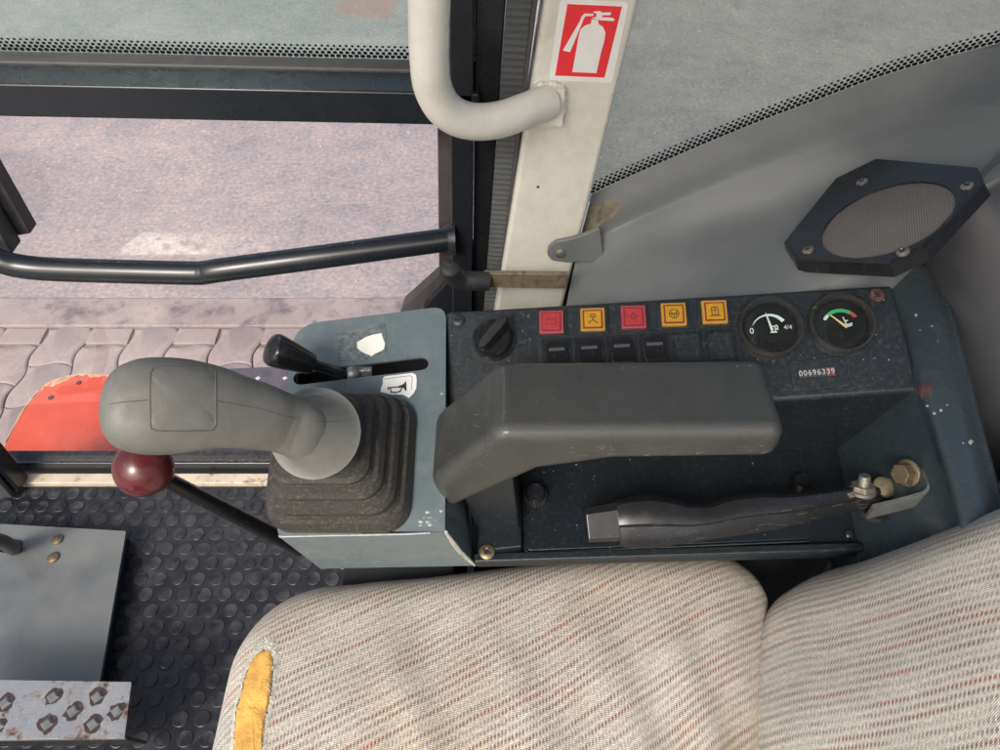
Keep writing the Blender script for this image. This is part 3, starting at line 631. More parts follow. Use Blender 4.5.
# ================================================================== REAR SIDE WINDOW and grey trim
SPC = Vector((.33985, .54262, .70)); SPN = Vector((-.52, .21, .83)).normalized(); SPL = (SPC, SPN)
top_px = [(560, 214), (592, 194), (640, 172), (700, 146), (760, 121.5), (820, 99), (880, 77), (940, 59), (1000, 43), (1080, 26), (1130, 12)]
rw = thing('rear_side_window', 'rear side window pane with dotted black border above the grey trim', 'window', (.3, .735, .6))
WY = .728
tp3 = [P(*p, y=WY) for p in top_px]; sp = spline(tp3, 10)
mb = MB(); mb.prism([p+Vector((0, .004, -.02)) for p in (sp[0], sp[-1])] + [Vector((.75, WY+.004, 1.2)), Vector((.11, WY+.004, 1.2)), ], (0, .004, 0))
mb = MB(); low = [p + Vector((0, .004, -.012)) for p in sp]
mb.prism(low + [Vector((.75, WY+.004, 1.2)), Vector((.06, WY+.004, 1.2))], (0, .004, 0)); mb.build('glass_pane', M['glass_rear'], rw, smooth=0)
mb = MB(); rows = [[], [], []]; acc = 0; us = []
for i, p in enumerate(sp):
    if i: acc += (p-sp[i-1]).length
    d = (sp[min(i+1, len(sp)-1)]-sp[max(i-1, 0)]).normalized(); nn = Vector((-d.z, 0, d.x))
    if nn.z < 0: nn = -nn
    us.append(acc); rows[0].append(p+Vector((0, .001, 0))); rows[1].append(p+nn*.0145+Vector((0, .001, 0)))
mb.grid(rows[:2]); mb.uv = [(u_, 0) for u_ in us] + [(u_, .0145) for u_ in us]; mb.build('dotted_border', M['frit'], rw, smooth=0, keep=True)

cols = [(566, 306, 575, 262, 592, 206, 592, 194), (600, 302, 600, 240, 622, 190, 640, 172), (650, 300, 652, 216, 675, 165, 700, 146),
        (705, 298, 706, 193, 735, 141, 760, 121.5), (765, 295, 765, 170, 795, 121, 820, 99), (825, 287, 830, 149, 857, 99, 880, 77),
        (885, 272, 900, 129, 925, 79, 940, 59), (905, 266, 968, 116, 990, 62, 1000, 43), (925, 250, 1040, 105, 1070, 45, 1080, 26), (965, 215, 1100, 95, 1120, 30, 1130, 12)]
tr = thing('side_trim', 'grey moulded plastic trim panel carrying the round speaker', 'trim', (.25, .55, .6))
rows = []
for c in cols:
    b3 = P(c[0], c[1], pl=SPL); 
    if b3.z > .655: b3 = P(c[0], c[1], z=.655)
    m3 = P(c[2], c[3], pl=SPL); m3 = m3 if m3.y < .69 else P(c[2], c[3], y=.69)
    f3 = P(c[4], c[5], y=min(.712, m3.y+.03)); t3 = P(c[6], c[7], y=WY-.002)
    mid1 = b3.lerp(m3, .33); mid2 = b3.lerp(m3, .66)
    k_ = max(0, min(1, (c[0]-640)/160)); k_ = k_*k_*(3-2*k_)
    if k_ > 0:                              # the flat the speaker is bolted to
        k1 = (c[0]*.67+c[2]*.33, c[1]*.67+c[3]*.33); k2 = (c[0]*.33+c[2]*.67, c[1]*.33+c[3]*.67)
        mid1 = mid1.lerp(P(*k1, pl=(SPC-SPN*.004, SPN)), k_); mid2 = mid2.lerp(P(*k2, pl=(SPC-SPN*.004, SPN)), k_)
    m3 = m3 + Vector((0, -.005, .014)); f3 = m3.lerp(t3, .45) + Vector((0, .003, -.003)); m2_ = m3.lerp(mid2, .22) - SPN*.0005
    rows.append([b3+Vector((0, -.004, -.03)), b3, mid1, mid2, m2_, m3, f3, t3, t3+Vector((0, .0035, -.003))])
# smooth the columns along the panel
cols2 = list(zip(*rows)); fine = [spline(cc, 8) for cc in cols2]
for _ in range(6): fine = [[cc[0]] + [(cc[i-1]+cc[i]*2+cc[i+1])/4 for i in range(1, len(cc)-1)] + [cc[-1]] if 1 < q_ < len(fine)-2 else cc for q_, cc in enumerate(fine)]; rows2 = [list(r) for r in zip(*fine)]
rows3 = [ [r[0]] + spline(r[1:-1], 5) + [r[-1]] for r in rows2]
mb = MB(); mb.grid(rows3); trm = mb; o = mb.build('trim_panel', M['trim'], tr, smooth=60)
# steep rear part of the trim, right of the speaker
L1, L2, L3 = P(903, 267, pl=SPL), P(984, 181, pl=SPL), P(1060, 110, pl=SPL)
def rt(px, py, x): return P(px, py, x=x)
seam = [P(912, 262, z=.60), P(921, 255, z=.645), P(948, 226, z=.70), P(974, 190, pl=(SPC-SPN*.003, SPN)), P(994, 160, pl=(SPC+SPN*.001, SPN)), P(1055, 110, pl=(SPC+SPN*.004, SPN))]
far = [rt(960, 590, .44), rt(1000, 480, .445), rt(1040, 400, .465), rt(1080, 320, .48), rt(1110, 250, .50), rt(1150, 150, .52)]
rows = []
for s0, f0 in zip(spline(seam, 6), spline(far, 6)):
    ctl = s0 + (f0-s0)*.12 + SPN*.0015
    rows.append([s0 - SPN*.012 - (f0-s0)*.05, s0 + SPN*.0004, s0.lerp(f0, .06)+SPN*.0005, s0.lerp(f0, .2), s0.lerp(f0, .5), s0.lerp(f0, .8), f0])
mb = MB(); mb.grid(rows); mb.build('rear_trim', M['trim_shaded'], tr, smooth=60)
# mounting tab with screw
mb = MB(); tb = [P(*p, y=.668) for p in ((549, 247), (556, 242), (568, 240), (582, 236), (600, 228), (604, 262), (580, 262), (568, 263), (552, 261), (547, 255))]
mb.prism(roundpoly(tb, .003), (0, .006, 0)); mb.build('mounting_tab', M['trim'], tr, bevel=.002)
mb = MB(); mb.lathe([(.0062, 0), (.0058, .002), (.003, .0032), (0, .0034)], P(560.5, 253, y=.668), (0, -1, .1), 16); mb.build('screw', M['steel'], tr)
mb = laid_patch(bvh(trm), [(590, 208), (598, 204), (612, 200), (622, 206), (612, 218), (598, 226), (588, 240), (584, 236)], .0008, 4)
if mb.v: mb.build('dried_dirt', mat('dirt', (.23, .20, .13), .95, var=.4, vs=60, c2=(.10, .11, .11), c2amt=.4, c2s=90), tr)

# ================================================================== SPEAKER
spk = thing('speaker', 'round loudspeaker with wire mesh in a black angular frame on grey trim', 'speaker', SPC)
def SP(px, py, h=0): return P(px, py, pl=(SPC+SPN*h, SPN))
outl = [(877, 161), (978, 170), (985, 186), (926, 249), (891, 266), (797, 262), (785, 244), (836, 181)]
o3 = [SP(*p, h=.002) for p in outl]; cen = sum(o3, Vector())/8
mb = MB(); low = [cen + (p-cen)*1.03 - SPN*.010 for p in o3]; mid_ = [p + SPN*.002 for p in o3]; ins = [cen + (p-cen)*.972 + SPN*.0040 for p in o3]
e1, e2, nn = frame(SPN)
gc = SP(886, 221, .004); gr = .0535
def ring(k, h, r): return [gc + (e1*math.cos(a)+e2*math.sin(a))*r + nn*h for a in k]
angs = [math.atan2((p-gc).dot(e2), (p-gc).dot(e1)) for p in ins]
# subdivide the octagon so the round opening can be joined to it
def sub(loop, m=6): return [loop[i].lerp(loop[(i+1) % 8], j/m) for i in range(8) for j in range(m)]
lo_, mi_, in_ = sub(low), sub(mid_), sub(ins); ang = [math.atan2((p-gc).dot(e2), (p-gc).dot(e1)) for p in in_]
cr1 = [gc + (e1*math.cos(a)+e2*math.sin(a))*(gr+.0022) + nn*.0022 for a in ang]; cr2 = [gc + (e1*math.cos(a)+e2*math.sin(a))*gr + nn*.0022 for a in ang]; cr3 = [gc + (e1*math.cos(a)+e2*math.sin(a))*(gr-.0004) - nn*.001 for a in ang]
mb.loft([lo_, mi_, in_, cr1, cr2, cr3], caps=False); mb.build('speaker_frame', M['black_plastic'], spk, smooth=25)
mb = MB(); rr = 9; rows = []; mb.uv = []
for k in range(rr+1):
    r_ = gr*1.0*(1-k/rr)+.0001; row = []
    for j in range(48):
        a = 2*math.pi*j/48; row.append(gc + (e1*math.cos(a)+e2*math.sin(a))*r_ + nn*(.0004+.0036*(1-(r_/gr)**2))); mb.uv.append((r_*math.cos(a+.4), r_*math.sin(a+.4)))
    rows.append(row)
mb.loft(rows, caps=False); mb.build('wire_mesh', M['grille'], spk, smooth=60, keep=True)
def screw(pos, nrm, r_, m, parent, name='screw', slot=True):
    mb = MB(); mb.lathe([(r_, -.001), (r_, .0006), (r_*.75, .0016), (r_*.45, .0019), (r_*.3, .0009), (0, .0007)], pos, nrm, 16); o = mb.build(name, m, parent, smooth=40)
    if slot:
        a, b, c = frame(nrm); mb = MB(); ang_ = random.uniform(0, 1.5)
        for t_ in (ang_, ang_+math.pi/2): d = a*math.cos(t_)+b*math.sin(t_); q = c.cross(d); mb.box(pos+c*.0016, (r_*1.1, r_*.25, .0009), M3(d, q, c))
        mb.build('cross_recess', M['void'], o, smooth=0)
    return o
for q in ((862, 182), (967, 186), (808, 250), (903, 252)):
    p = SP(*q, h=.0066); mb = MB(); mb.lathe([(.0052, -.003), (.0064, .0005)], p, SPN, 16); screw(p, SPN, .0052, M['steel'], spk)

# ================================================================== INSTRUMENT CONSOLE
DN = Vector((-.08, -.42, .9)).normalized(); DA = P(460, 312, z=.63); DPL = (DA, DN); d1, d2, dn = frame(DN)
def D(px, py, h=0): return P(px, py, pl=(DA+DN*h, DN))
con = thing('instrument_console', 'black side console with warning lights, gauges and tray under the armrest', 'console', (.15, .42, .0))
top = [D(446, 313), D(449, 309), D(880, 289), D(890, 287), D(919, 389), D(917, 393), D(470, 424), D(446, 426)]
mb = MB()
# dash top as a thick slab, front face falling to the tray
top2 = [D(446, 311), D(893, 284), D(921, 391), D(446, 424)]
tl, trr, br, bl = top2
b_tl, b_tr = Vector((tl.x, tl.y+.01, .50)), Vector((trr.x, trr.y+.01, .50)); b_bl, b_br = Vector((bl.x, .447, .48)), Vector((br.x, .447, .48))
mb.add([tl, trr, br, bl, b_tl, b_tr, b_br, b_bl], [(0, 1, 2, 3), (3, 2, 6, 7), (0, 4, 5, 1), (1, 5, 6, 2), (0, 3, 7, 4)])
mb.build('dash_body', M['dash'], con, bevel=.004, seg=3)
# tray
mb = MB(); TZ = .500
q = [P(474, 440, z=TZ), P(846, 440, z=TZ), P(863, 552, z=TZ), P(474, 562, z=TZ)]; dz1, dz2 = Vector((0, 0, -.012)), Vector((0, 0, -.5))
mb.add(q + [q[2]+dz1, q[3]+dz1, q[2]+Vector((0, .055, -.03)), q[3]+Vector((0, .055, -.03)), q[2]+Vector((0, .055, -.5)), q[3]+Vector((0, .055, -.5)), q[0]+dz2, q[1]+dz2],
       [(0, 1, 2, 3), (3, 2, 4, 5), (5, 4, 6, 7), (7, 6, 8, 9), (0, 3, 5, 7, 9, 10), (1, 11, 8, 6, 4, 2), (0, 10, 11, 1)])
mb.box((.17, .45, .225), (.40, .09, .45)); mb.build('tray_body', M['tray'], con, bevel=.004)
mb = MB(); cv = roundpoly([P(522, 455, z=TZ+.001), P(800, 447, z=TZ+.001), P(812, 541, z=TZ+.001), P(525, 553, z=TZ+.001)], .006)
mb.prism(cv, (0, 0, .004)); cvm = mb; mb.build('tray_cover', M['tray'], con, bevel=.0012)
mb = MB(); rim = roundpoly([P(522, 455, z=TZ+.0053), P(800, 447, z=TZ+.0053), P(812, 541, z=TZ+.0053), P(525, 553, z=TZ+.0053)], .006)
mb.tube(rim + [rim[0]], .0009, 8); mb.build('cover_rim', M['dash'], con)
mb = MB(); mb.prism([P(*p, z=TZ+.001) for p in ((478, 500), (519, 468), (522, 553), (478, 558))], (0, 0, .012)); mb.build('side_bracket', M['tray'], con, bevel=.002)
mb = MB(); mb.prism([P(*p, z=TZ+.001) for p in ((474, 556), (860, 545), (863, 553), (474, 565))], (0, 0, .006)); mb.build('tray_lip', M['dash'], con, bevel=.002)
def cap(px, py, r_, ribs=False):
    c = P(px, py, z=TZ+.006); mb = MB(); mb.lathe([(r_, -.004), (r_, .010), (r_*.86, .013), (r_*.8, .011), (0, .011)], c, (0, -.1, 1), 28); o = mb.build('round_cap', M['black_plastic'], con)
    if ribs:
        mb = MB()
        for k in range(24): a = 2*math.pi*k/24; mb.box(c+Vector((math.cos(a)*(r_+.0004), math.sin(a)*(r_+.0004), .004)), (.0012, .0012, .009))
        mb.build('knurling', M['rubber'], o, smooth=0); tag(o, 'knurled round cap')
    return o
cap(535, 498, .0095, True); cap(798, 487, .0085)
screw(P(487, 552, z=TZ+.0135), (0, -.1, 1), .0068, M['brass'], con); screw(P(849, 534, z=TZ+.002), (0, -.1, 1), .004, M['tray'], con)
screw(D(458, 320, .001), dn, .0058, M['dash'], con); screw(D(877, 295, .001), dn, .0062, M['rust'], con)
# rotary switch
sw = D(494, 341, 0); mb = MB(); mb.lathe([(.0195, -.001), (.0195, .003), (.0175, .0045), (.0165, .009), (.0145, .011), (0, .011)], sw, dn, 36); kb = mb.build('rotary_switch', M['black_plastic'], con)
mb = MB(); a = R(48); du = d1*math.cos(a)+d2*math.sin(a); dv = dn.cross(du)
rings = []
for t_ in [i/10 for i in range(11)]:
    s = -.0165+.036*t_; wv = .0052*math.sqrt(max(.02, 1-(2*t_-1)**4))+.001; hz = .011+.015*(.65+.35*t_)
    rings.append([sw+du*s+dv*x_+dn*h_ for x_, h_ in ((-wv, .008), (-wv*.95, hz*.8), (-wv*.6, hz), (wv*.6, hz), (wv*.95, hz*.8), (wv, .008))])
mb.loft(rings); mb.build('switch_grip', M['black_plastic'], kb, smooth=50)
# warning lights
icons = {
 'battery': [[(-.0042, -.0028), (.0042, -.0028), (.0042, .0022), (-.0042, .0022), (-.0042, -.0028)], [(-.0030, .0022), (-.0030, .0034)], [(.0030, .0022), (.0030, .0034)]],
 'stand': [[(-.004, -.004), (0, -.001), (.004, -.004)], [(0, -.001), (0, .0015)], [(-.002, .0015), (.002, .0015), (.002, .004), (-.002, .004), (-.002, .0015)]],
 'oil': [[(-.0025, 0), (0, .0038), (.0025, 0), (.0018, -.0022), (0, -.003), (-.0018, -.0022), (-.0025, 0)], [(-.0062, 0), (-.0034, 0)], [(.0034, 0), (.0062, 0)], [(0, -.0012), (0, .0008)]],
 'wheel': [[(.0042*math.cos(R(k*30)), .0042*math.sin(R(k*30))) for k in range(13)], [(-.0042, 0), (.0042, 0)], [(0, -.0042), (0, 0)], [(-.002, .002), (-.002, -.002)], [(.002, .002), (.002, -.002)]],
 'tank': [[(-.0028, .0035), (-.0028, -.0032), (.0028, -.0032), (.0028, .0035), (-.0028, .0035)], [(-.0045, -.0042), (.0045, -.0042)], [(0, -.001), (0, .0045)], [(-.0014, .001), (.0014, .001)]]}
for (px, py, colr, ic) in ((551.5, 324, 'red', 'battery'), (592.5, 321.5, 'amber', 'stand'), (633, 319, 'red', 'oil'), (673, 316.5, 'amber', 'wheel'), (713.5, 314, 'amber', 'tank')):
    c = D(px, py, 0); sz = .0218
    mb = MB(); mb.prism(roundrect(c, d1, d2, sz+.006, sz+.006, .0012), dn*.0018); wl = mb.build('warning_light', M['dash'], con, bevel=.0006)
    tag(wl, '%s warning light with %s symbol' % (colr, {'battery': 'battery', 'stand': 'lamp on stand', 'oil': 'oil drop', 'wheel': 'wheel', 'tank': 'tank'}[ic]))
    mb = MB(); mb.prism(roundrect(c+dn*.0016, d1, d2, sz, sz, .0009), dn*.0042); mb.build('lens_rim', M[colr+'_rim'], wl, bevel=.0008)
    mb = MB(); mb.prism(roundrect(c+dn*.0059, d1, d2, sz*.80, sz*.80, .0008), dn*.0003); mb.build('dark_line', M['dark_red_line'], wl)
    mb = MB(); mb.prism(roundrect(c+dn*.0060, d1, d2, sz*.68, sz*.68, .0008), dn*.0009); mb.build('lens', M[colr+'_lens'], wl, bevel=.0003)
    mb = MB(); strokes(mb, c+dn*.0069, d1, d2, dn, icons[ic], .00075); mb.build('symbol', M['ink'], wl, smooth=0)
# rocker switches
ra, rb = D(557, 356, 0), D(720, 347, 0)
mb = MB(); e = (rb-ra).normalized(); f_ = dn.cross(e); cc = ra.lerp(rb, .5)
mb.prism(roundrect(cc, e, f_, (rb-ra).length+.036, .036, .002), dn*.0022); mb.build('switch_panel', M['dash'], con, bevel=.0008)
for i in range(6):
    c = ra.lerp(rb, i/5) + dn*.0023
    mb = MB(); mb.prism(roundrect(c, e, f_, .0262, .030, .0008), dn*.0014); sw_ = mb.build('rocker_switch', M['tray'], con, bevel=.0005)
    if i < 4:
        mb = MB(); mb.prism(roundrect(c+dn*.0015, e, f_, .0200, .0225, .003), dn*.0024); mb.build('rocker', M['black_plastic'], sw_, bevel=.0018, seg=3)
        mb = MB(); mb.prism(roundrect(c+dn*.0040+f_*.0040, e, f_, .0140, .0028, .0008), dn*.0005); mb.build('marker_bar', M['grey_sticker'], sw_)
    else:
        mb = MB(); mb.prism(roundrect(c+dn*.0015, e, f_, .0205, .024, .001), dn*.0006); mb.build('blank_cover', M['dash'], sw_, bevel=.0005); tag(sw_, 'blank unused switch position')
# gauges
def gauge(px, py, kind):
    c = D(px, py, 0); R0 = .0282
    n_g = Vector((-.14, -.41, .88)).normalized(); g1, g2, gn = frame(n_g)
    mb = MB(); mb.lathe([(R0, -.006), (R0, .005), (R0-.0012, .0066), (R0-.0032, .0070), (R0-.0040, .0058), (R0-.0060, .0022), (R0-.0068, .0030), (R0-.0074, .0016)], c, n_g, 56, cap=False)
    gg = mb.build('gauge', M['gauge_bezel'], con, smooth=25); tag(gg, {'fuel': 'round fuel gauge with white arc', 'temp': 'round temperature gauge with green and red arc'}[kind])
    mb = MB(); mb.lathe([(R0-.0062, 0), (R0-.0064, .0008), (0, .0008)], c, n_g, 48); mb.build('dial', M['dial'], gg)
    def arc(a0, a1, r0, r1, m, nm, w0=None, h=.0010):
        mb = MB(); k = 20; rows = [[], []]
        for i in range(k+1):
            a = R(a0+(a1-a0)*i/k); t_ = i/k; ww = (r1-r0)*((w0+(1-w0)*t_) if w0 is not None else 1)
            d = g1*math.cos(a)+g2*math.sin(a); rows[0].append(c+d*(r1-ww)+gn*h - g2*.003); rows[1].append(c+d*r1+gn*h - g2*.003)
        mb.grid(rows); mb.build(nm, m, gg, smooth=0)
    if kind == 'fuel':
        arc(158, 36, .0125, .0158, M['dial_white'], 'white_arc', .12)
        text('0', .0075, c + g1*-.0158 + g2*-.0025, g1, g2, gn*1, M['dial_white'], gg, 'numeral', .0006)
        text('4/4', .0055, c + g1*.0148 + g2*-.0005, g1, g2, gn, M['dial_white'], gg, 'numeral', .0006)
        tip, hub = c + g1*-.0030 + g2*.0128, c + g1*.0010 + g2*-.0035
        mb = MB(); strokes(mb, c+gn*.0010, g1, g2, gn, [[(.001, -.004), (.001, .001), (.0042, .001), (.0042, -.004), (.001, -.004)], [(.0042, -.001), (.0062, -.002), (.0062, .001), (.005, .002)], [(.0, -.0045), (.005, -.0045)]], .0009); mb.build('pump_symbol', M['dial_white'], gg, smooth=0)
        nm = M['dial_white']
    else:
        arc(152, 132, .0138, .0165, M['dial_white'], 'white_arc'); arc(132, 58, .0136, .0168, M['dial_green'], 'green_arc'); arc(58, 34, .0136, .0168, M['dial_red'], 'red_arc')
        tip, hub = c + g1*-.0090 + g2*.0078, c + g1*.0035 + g2*-.0045
        mb = MB(); strokes(mb, c+gn*.0010, g1, g2, gn, [[(.0022, .0055), (.0042, -.0015)], [(.0035, .0022), (.0052, .0026)], [(.0045, -.0030), (.0085, -.0018)], [(.0052, -.0012), (.0085, -.0002)]], .0010); mb.build('thermometer_symbol', M['dial_white'], gg, smooth=0)
        nm = M['needle']
    d = (tip-hub).normalized(); s = gn.cross(d)
    mb = MB(); mb.prism([hub-s*.0011+gn*.003, hub+s*.0011+gn*.003, tip+s*.0004+gn*.003, tip-s*.0004+gn*.003], gn*.0005); mb.build('needle', nm, gg, smooth=0)
    mb = MB(); mb.lathe([(.0042, .001), (.0042, .0022), (0, .0026)], c-g2*.0095, n_g, 20); mb.build('dial_boss', M['dial'], gg)
    mb = MB(); mb.lathe([(R0-.0068, .0040), (0, .0052)], c, n_g, 40); mb.build('gauge_glass', M['glass_gauge'], gg, smooth=60)
M['gauge_bezel'] = mat('gauge_bezel', (.035, .036, .035), .22, .3, var=.2, vs=60, c2=(.17, .15, .11), c2amt=.10, c2s=160, c2w=.08, rvar=.1)
gauge(770, 328, 'fuel'); gauge(841, 324, 'temp')
# hour meter
hm = D(818.5, 374, 0); e = (D(845, 371)-D(795, 375)).normalized(); f_ = dn.cross(e)
mb = MB(); mb.prism(roundrect(hm, e, f_, .048, .0265, .001), dn*.0016); ho = mb.build('hour_meter', M['dash'], con, bevel=.0005)
mb = MB(); mb.prism(roundrect(hm + e*-.0020 + f_*.0008 + dn*.0017, e, f_, .0322, .0088, .0006), dn*.0002); mb.build('counter_window', M['dial'], ho, smooth=0)
for i, ch in enumerate('00696339'):
    c = hm + e*(-.0020-.0135+i*.00385) + f_*.0008 + dn*.0020
    mb = MB(); mb.prism(roundrect(c, e, f_, .0033, .0076, .0003), dn*.0002); mb.build('digit_wheel', M['counter_red'] if i > 5 else M['counter_grey'], ho, smooth=0)
    text(ch, .0066, c+dn*.0003, e, f_, dn, M['digit_white'], ho, 'digit', .0003)

# ================================================================== ARMREST
ar = thing('armrest', 'dusty black moulded armrest with cranked front end above the console', 'armrest', (.1, .37, .50))
prof = [(.2070, .675), (-.002, .673), (-.0560, .606), (-.043, .566), (.030, .624), (.085, .637), (.2070, .640)]
y0, y1 = .328, .4035; ymid = (y0+y1)/2
fr = [Vector((x_, y0, z_)) for x_, z_ in prof]; 
mb = MB(); mb.prism(fr, (0, y1-y0, 0)); arm_mb = mb; ao = mb.build('arm_pad', M['armrest'], ar, bevel=.0115, seg=5, smooth=40)
mb = MB(); mb.prism([Vector((x_, .345, z_)) for x_, z_ in ((-.035, .585), (.010, .603), (.018, .508), (-.020, .508))], (0, .045, 0)); mb.build('arm_bracket', M['tray'], ar, bevel=.002)

def scuffs(tree, n, area, length, wd, seed, ang=None, off=.0003):
    random.seed(seed); mb = MB(); k = 0
    while k < n:
        k += 1; x_, y_ = area(); a = random.gauss(ang, .15) if ang is not None else random.uniform(0, 3.14); l = random.uniform(.3, 1)*length
        q = laid_line(tree, [(x_, y_), (x_+l*.5*math.cos(a)+random.uniform(-.3, .3), y_-l*.5*math.sin(a)), (x_+l*math.cos(a), y_-l*math.sin(a))], wd*random.uniform(.5, 1.3), off, 2)
        if q.v: mb.add(q.v, q.f)
    return mb
at_ = bvh(arm_mb)
mb = scuffs(at_, 60, lambda: (random.uniform(446, 492), random.uniform(405, 470)), 5, .0005, 3)
mb2 = scuffs(at_, 30, lambda: (random.uniform(560, 768), random.uniform(446, 456)), 9, .0006, 4, .15); mb.add(mb2.v, mb2.f)
tag(mb.build('scuff_marks', M['scuff'], ar, smooth=0), kind='stuff')
def specks(tree, n, area, smax, seed, off=.00025):
    random.seed(seed); mb = MB()
    for k in range(n):
        x_, y_ = area(); r_ = smax*random.random()**2.2+.25
        pts = [hit(tree, x_+r_*(.6+.6*random.random())*math.cos(2*math.pi*j/6), y_+r_*(.6+.6*random.random())*math.sin(2*math.pi*j/6), off) for j in range(6)]
        if all(pts) and max((p-pts[0]).length for p in pts) < .006: mb.add(pts, [(0, 1, 2, 3, 4, 5)])
    return mb
tag(specks(at_, 34, lambda: (random.uniform(505, 765), random.uniform(364, 430)), 1.3, 9).build('dust_specks', M['scuff'], ar, smooth=0), kind='stuff')
db_ = MB(); db_.add([tl, trr, br, bl], [(0, 1, 2, 3)])
tag(specks(bvh(db_), 120, lambda: (random.uniform(448, 915), random.choice((random.uniform(300, 400), random.gauss(337, 3), random.gauss(358, 4)))), .6, 12).build('dust_specks', M['speck'], con, smooth=0), kind='stuff')
tag(specks(bvh(cvm), 60, lambda: (random.uniform(478, 860), random.uniform(450, 560)), .9, 13).build('dust_specks', M['speck'], con, smooth=0), kind='stuff')

# ================================================================== BLUE CONTROL BOX
BN = Vector((0, -.237, .97)).normalized(); BA = Vector((-.04, .302, .58)); BPL = (BA, BN); b1, b2, bn = frame(BN)
def B_(px, py, h=0): return P(px, py, pl=(BA+BN*h, BN))
cb_ = thing('control_box', 'blue grey metal control box with slot, torn stickers and scratched edge', 'control box', (-.11, .40, 0))
outer = roundpoly([B_(294, 325), B_(446, 306), B_(445, 532), B_(277, 536), B_(286, 400)], [.024, .014, .003, .006, 0], 7)
sl = [(296, 371), (424, 357.5), (424, 368), (297, 384)]
def slot(c0, c1, w, k=8):
    d = (c1-c0).normalized(); s = bn.cross(d); out = []
    for i in range(k+1): a = R(90+180*i/k); out.append(c0 + d*math.cos(a)*w + s*math.sin(a)*w)
    for i in range(k+1): a = R(-90+180*i/k); out.append(c1 + d*math.cos(a)*w + s*math.sin(a)*w)
    return out
hole = slot(B_(301, 378), B_(421, 363.5), .0066)
mb = MB(); mb.holed(outer, [hole], -bn*.003); top_mb = mb; mb.build('box_top', M['blue'], cb_, bevel=.0012)
# folded edges: front skirt and right side
fl, frr = B_(277, 536, -.0015), B_(445, 532, -.0015)
lowl, lowr = P(320, 569, y=.318), P(475, 566, y=.318)
mb = MB(); mb.add([fl, frr, lowr, lowl], [(0, 1, 2, 3)]); mb.add([v+Vector((0, .003, -.001)) for v in (fl, frr, lowr, lowl)], [(0, 1, 2, 3)]); skm = mb
mb.f += [(0, 4, 5, 1), (1, 5, 6, 2), (2, 6, 7, 3), (3, 7, 4, 0)]; mb.build('front_skirt', M['blue'], cb_, bevel=.001)
q = [B_(445.5, 316, -.001), B_(445.5, 532, -.001), P(475, 566, y=.3185), P(470, 520, z=.50), P(455, 400, z=.49)]
mb = MB(); mb.add(q, [(0, 1, 2, 3, 4)]); mb.add([v+Vector((-.003, 0, -.001)) for v in q], [(4, 3, 2, 1, 0)]); mb.build('right_side', M['blue'], cb_, smooth=0)
q = [B_(279, 532, -.003), B_(288, 398, -.003), B_(295, 335, -.003)]
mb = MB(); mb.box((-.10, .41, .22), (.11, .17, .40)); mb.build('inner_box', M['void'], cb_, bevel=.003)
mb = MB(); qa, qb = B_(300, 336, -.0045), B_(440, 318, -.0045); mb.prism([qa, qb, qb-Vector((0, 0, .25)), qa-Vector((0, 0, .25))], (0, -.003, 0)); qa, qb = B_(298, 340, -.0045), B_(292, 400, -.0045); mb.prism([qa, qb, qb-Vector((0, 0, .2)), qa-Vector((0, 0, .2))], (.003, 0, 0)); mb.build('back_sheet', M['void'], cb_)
def flat(name, m, pts, parent, h=.0003, th=.0002, f=B_):
    mb = MB(); mb.prism([f(*p, h) for p in pts], bn*th); return mb.build(name, m, parent, smooth=0)
def z5(x, y): return (340 + x/9.38, 320 + y/9.38)
flat('glue_residue', M['glue'], [(336, 334), (352, 330), (385, 322), (387, 352), (366, 360), (338, 361)], cb_, .0002)
flat('torn_label', M['sticker_cream'], [z5(*p) for p in ((160, 210), (235, 165), (300, 140), (388, 124), (402, 170), (420, 215), (415, 270), (385, 292), (330, 315), (293, 342), (275, 328), (225, 310), (190, 290), (162, 262))], cb_, .0006)
lb = flat('horn_label', M['sticker_white'], [z5(*p) for p in ((402, 545), (420, 528), (680, 497), (712, 515), (720, 560), (716, 640), (690, 690), (648, 732), (590, 700), (480, 700), (380, 675), (385, 640), (402, 600))], cb_, .0005)
mb = MB()
mb.prism([B_(*z5(*p), .0009) for p in ((612, 575), (620, 575), (624, 663), (612, 663), (600, 640), (540, 634), (460, 640), (458, 655), (448, 655), (446, 632), (458, 630), (540, 624), (590, 605), (606, 590))], bn*.0002)
mb.prism([B_(*z5(*p), .0009) for p in ((470, 640), (480, 640), (482, 672), (520, 676), (560, 664), (574, 640), (584, 640), (570, 674), (520, 686), (474, 682))], bn*.0002)
mb.build('horn_symbol', M['black_ink'], lb, smooth=0)
mb = MB(); strokes(mb, B_(*z5(412, 555), .0008), b1, b2, bn, [[(0, 0), (.022, .0034), (.0245, .002), (.0245, -.010)]], .0003); mb.build('label_border', M['black_ink'], lb, smooth=0)
tb_ = bvh(top_mb, skm)
random.seed(11)
for i in range(26):
    if i < 10: cx_, cy_ = random.gauss(428, 6), random.gauss(520, 5)
    elif i < 20: cx_, cy_ = random.uniform(305, 385), random.uniform(546, 554)
    else: cx_, cy_ = random.uniform(440, 450), random.uniform(322, 480)
    s_ = random.uniform(.7, 2.6) if i < 10 else random.uniform(.5, 1.5)
    pl_ = [(cx_+s_*(1.6 if i >= 10 and i < 20 else 1)*(.6+.7*random.random())*math.cos(2*math.pi*k/9), cy_+s_*.6*(.6+.7*random.random())*math.sin(2*math.pi*k/9)) for k in range(9)]
    mb = laid_patch(tb_, pl_, .0003, 2)
    if mb.v: mb.build('paint_chip', M['chip'], cb_, smooth=0)
sp1 = specks(tb_, 150, lambda: (random.gauss(424, 5), random.uniform(395, 520)) if random.random() < .6 else (random.uniform(342, 440), random.uniform(322, 358)), .7, 41)
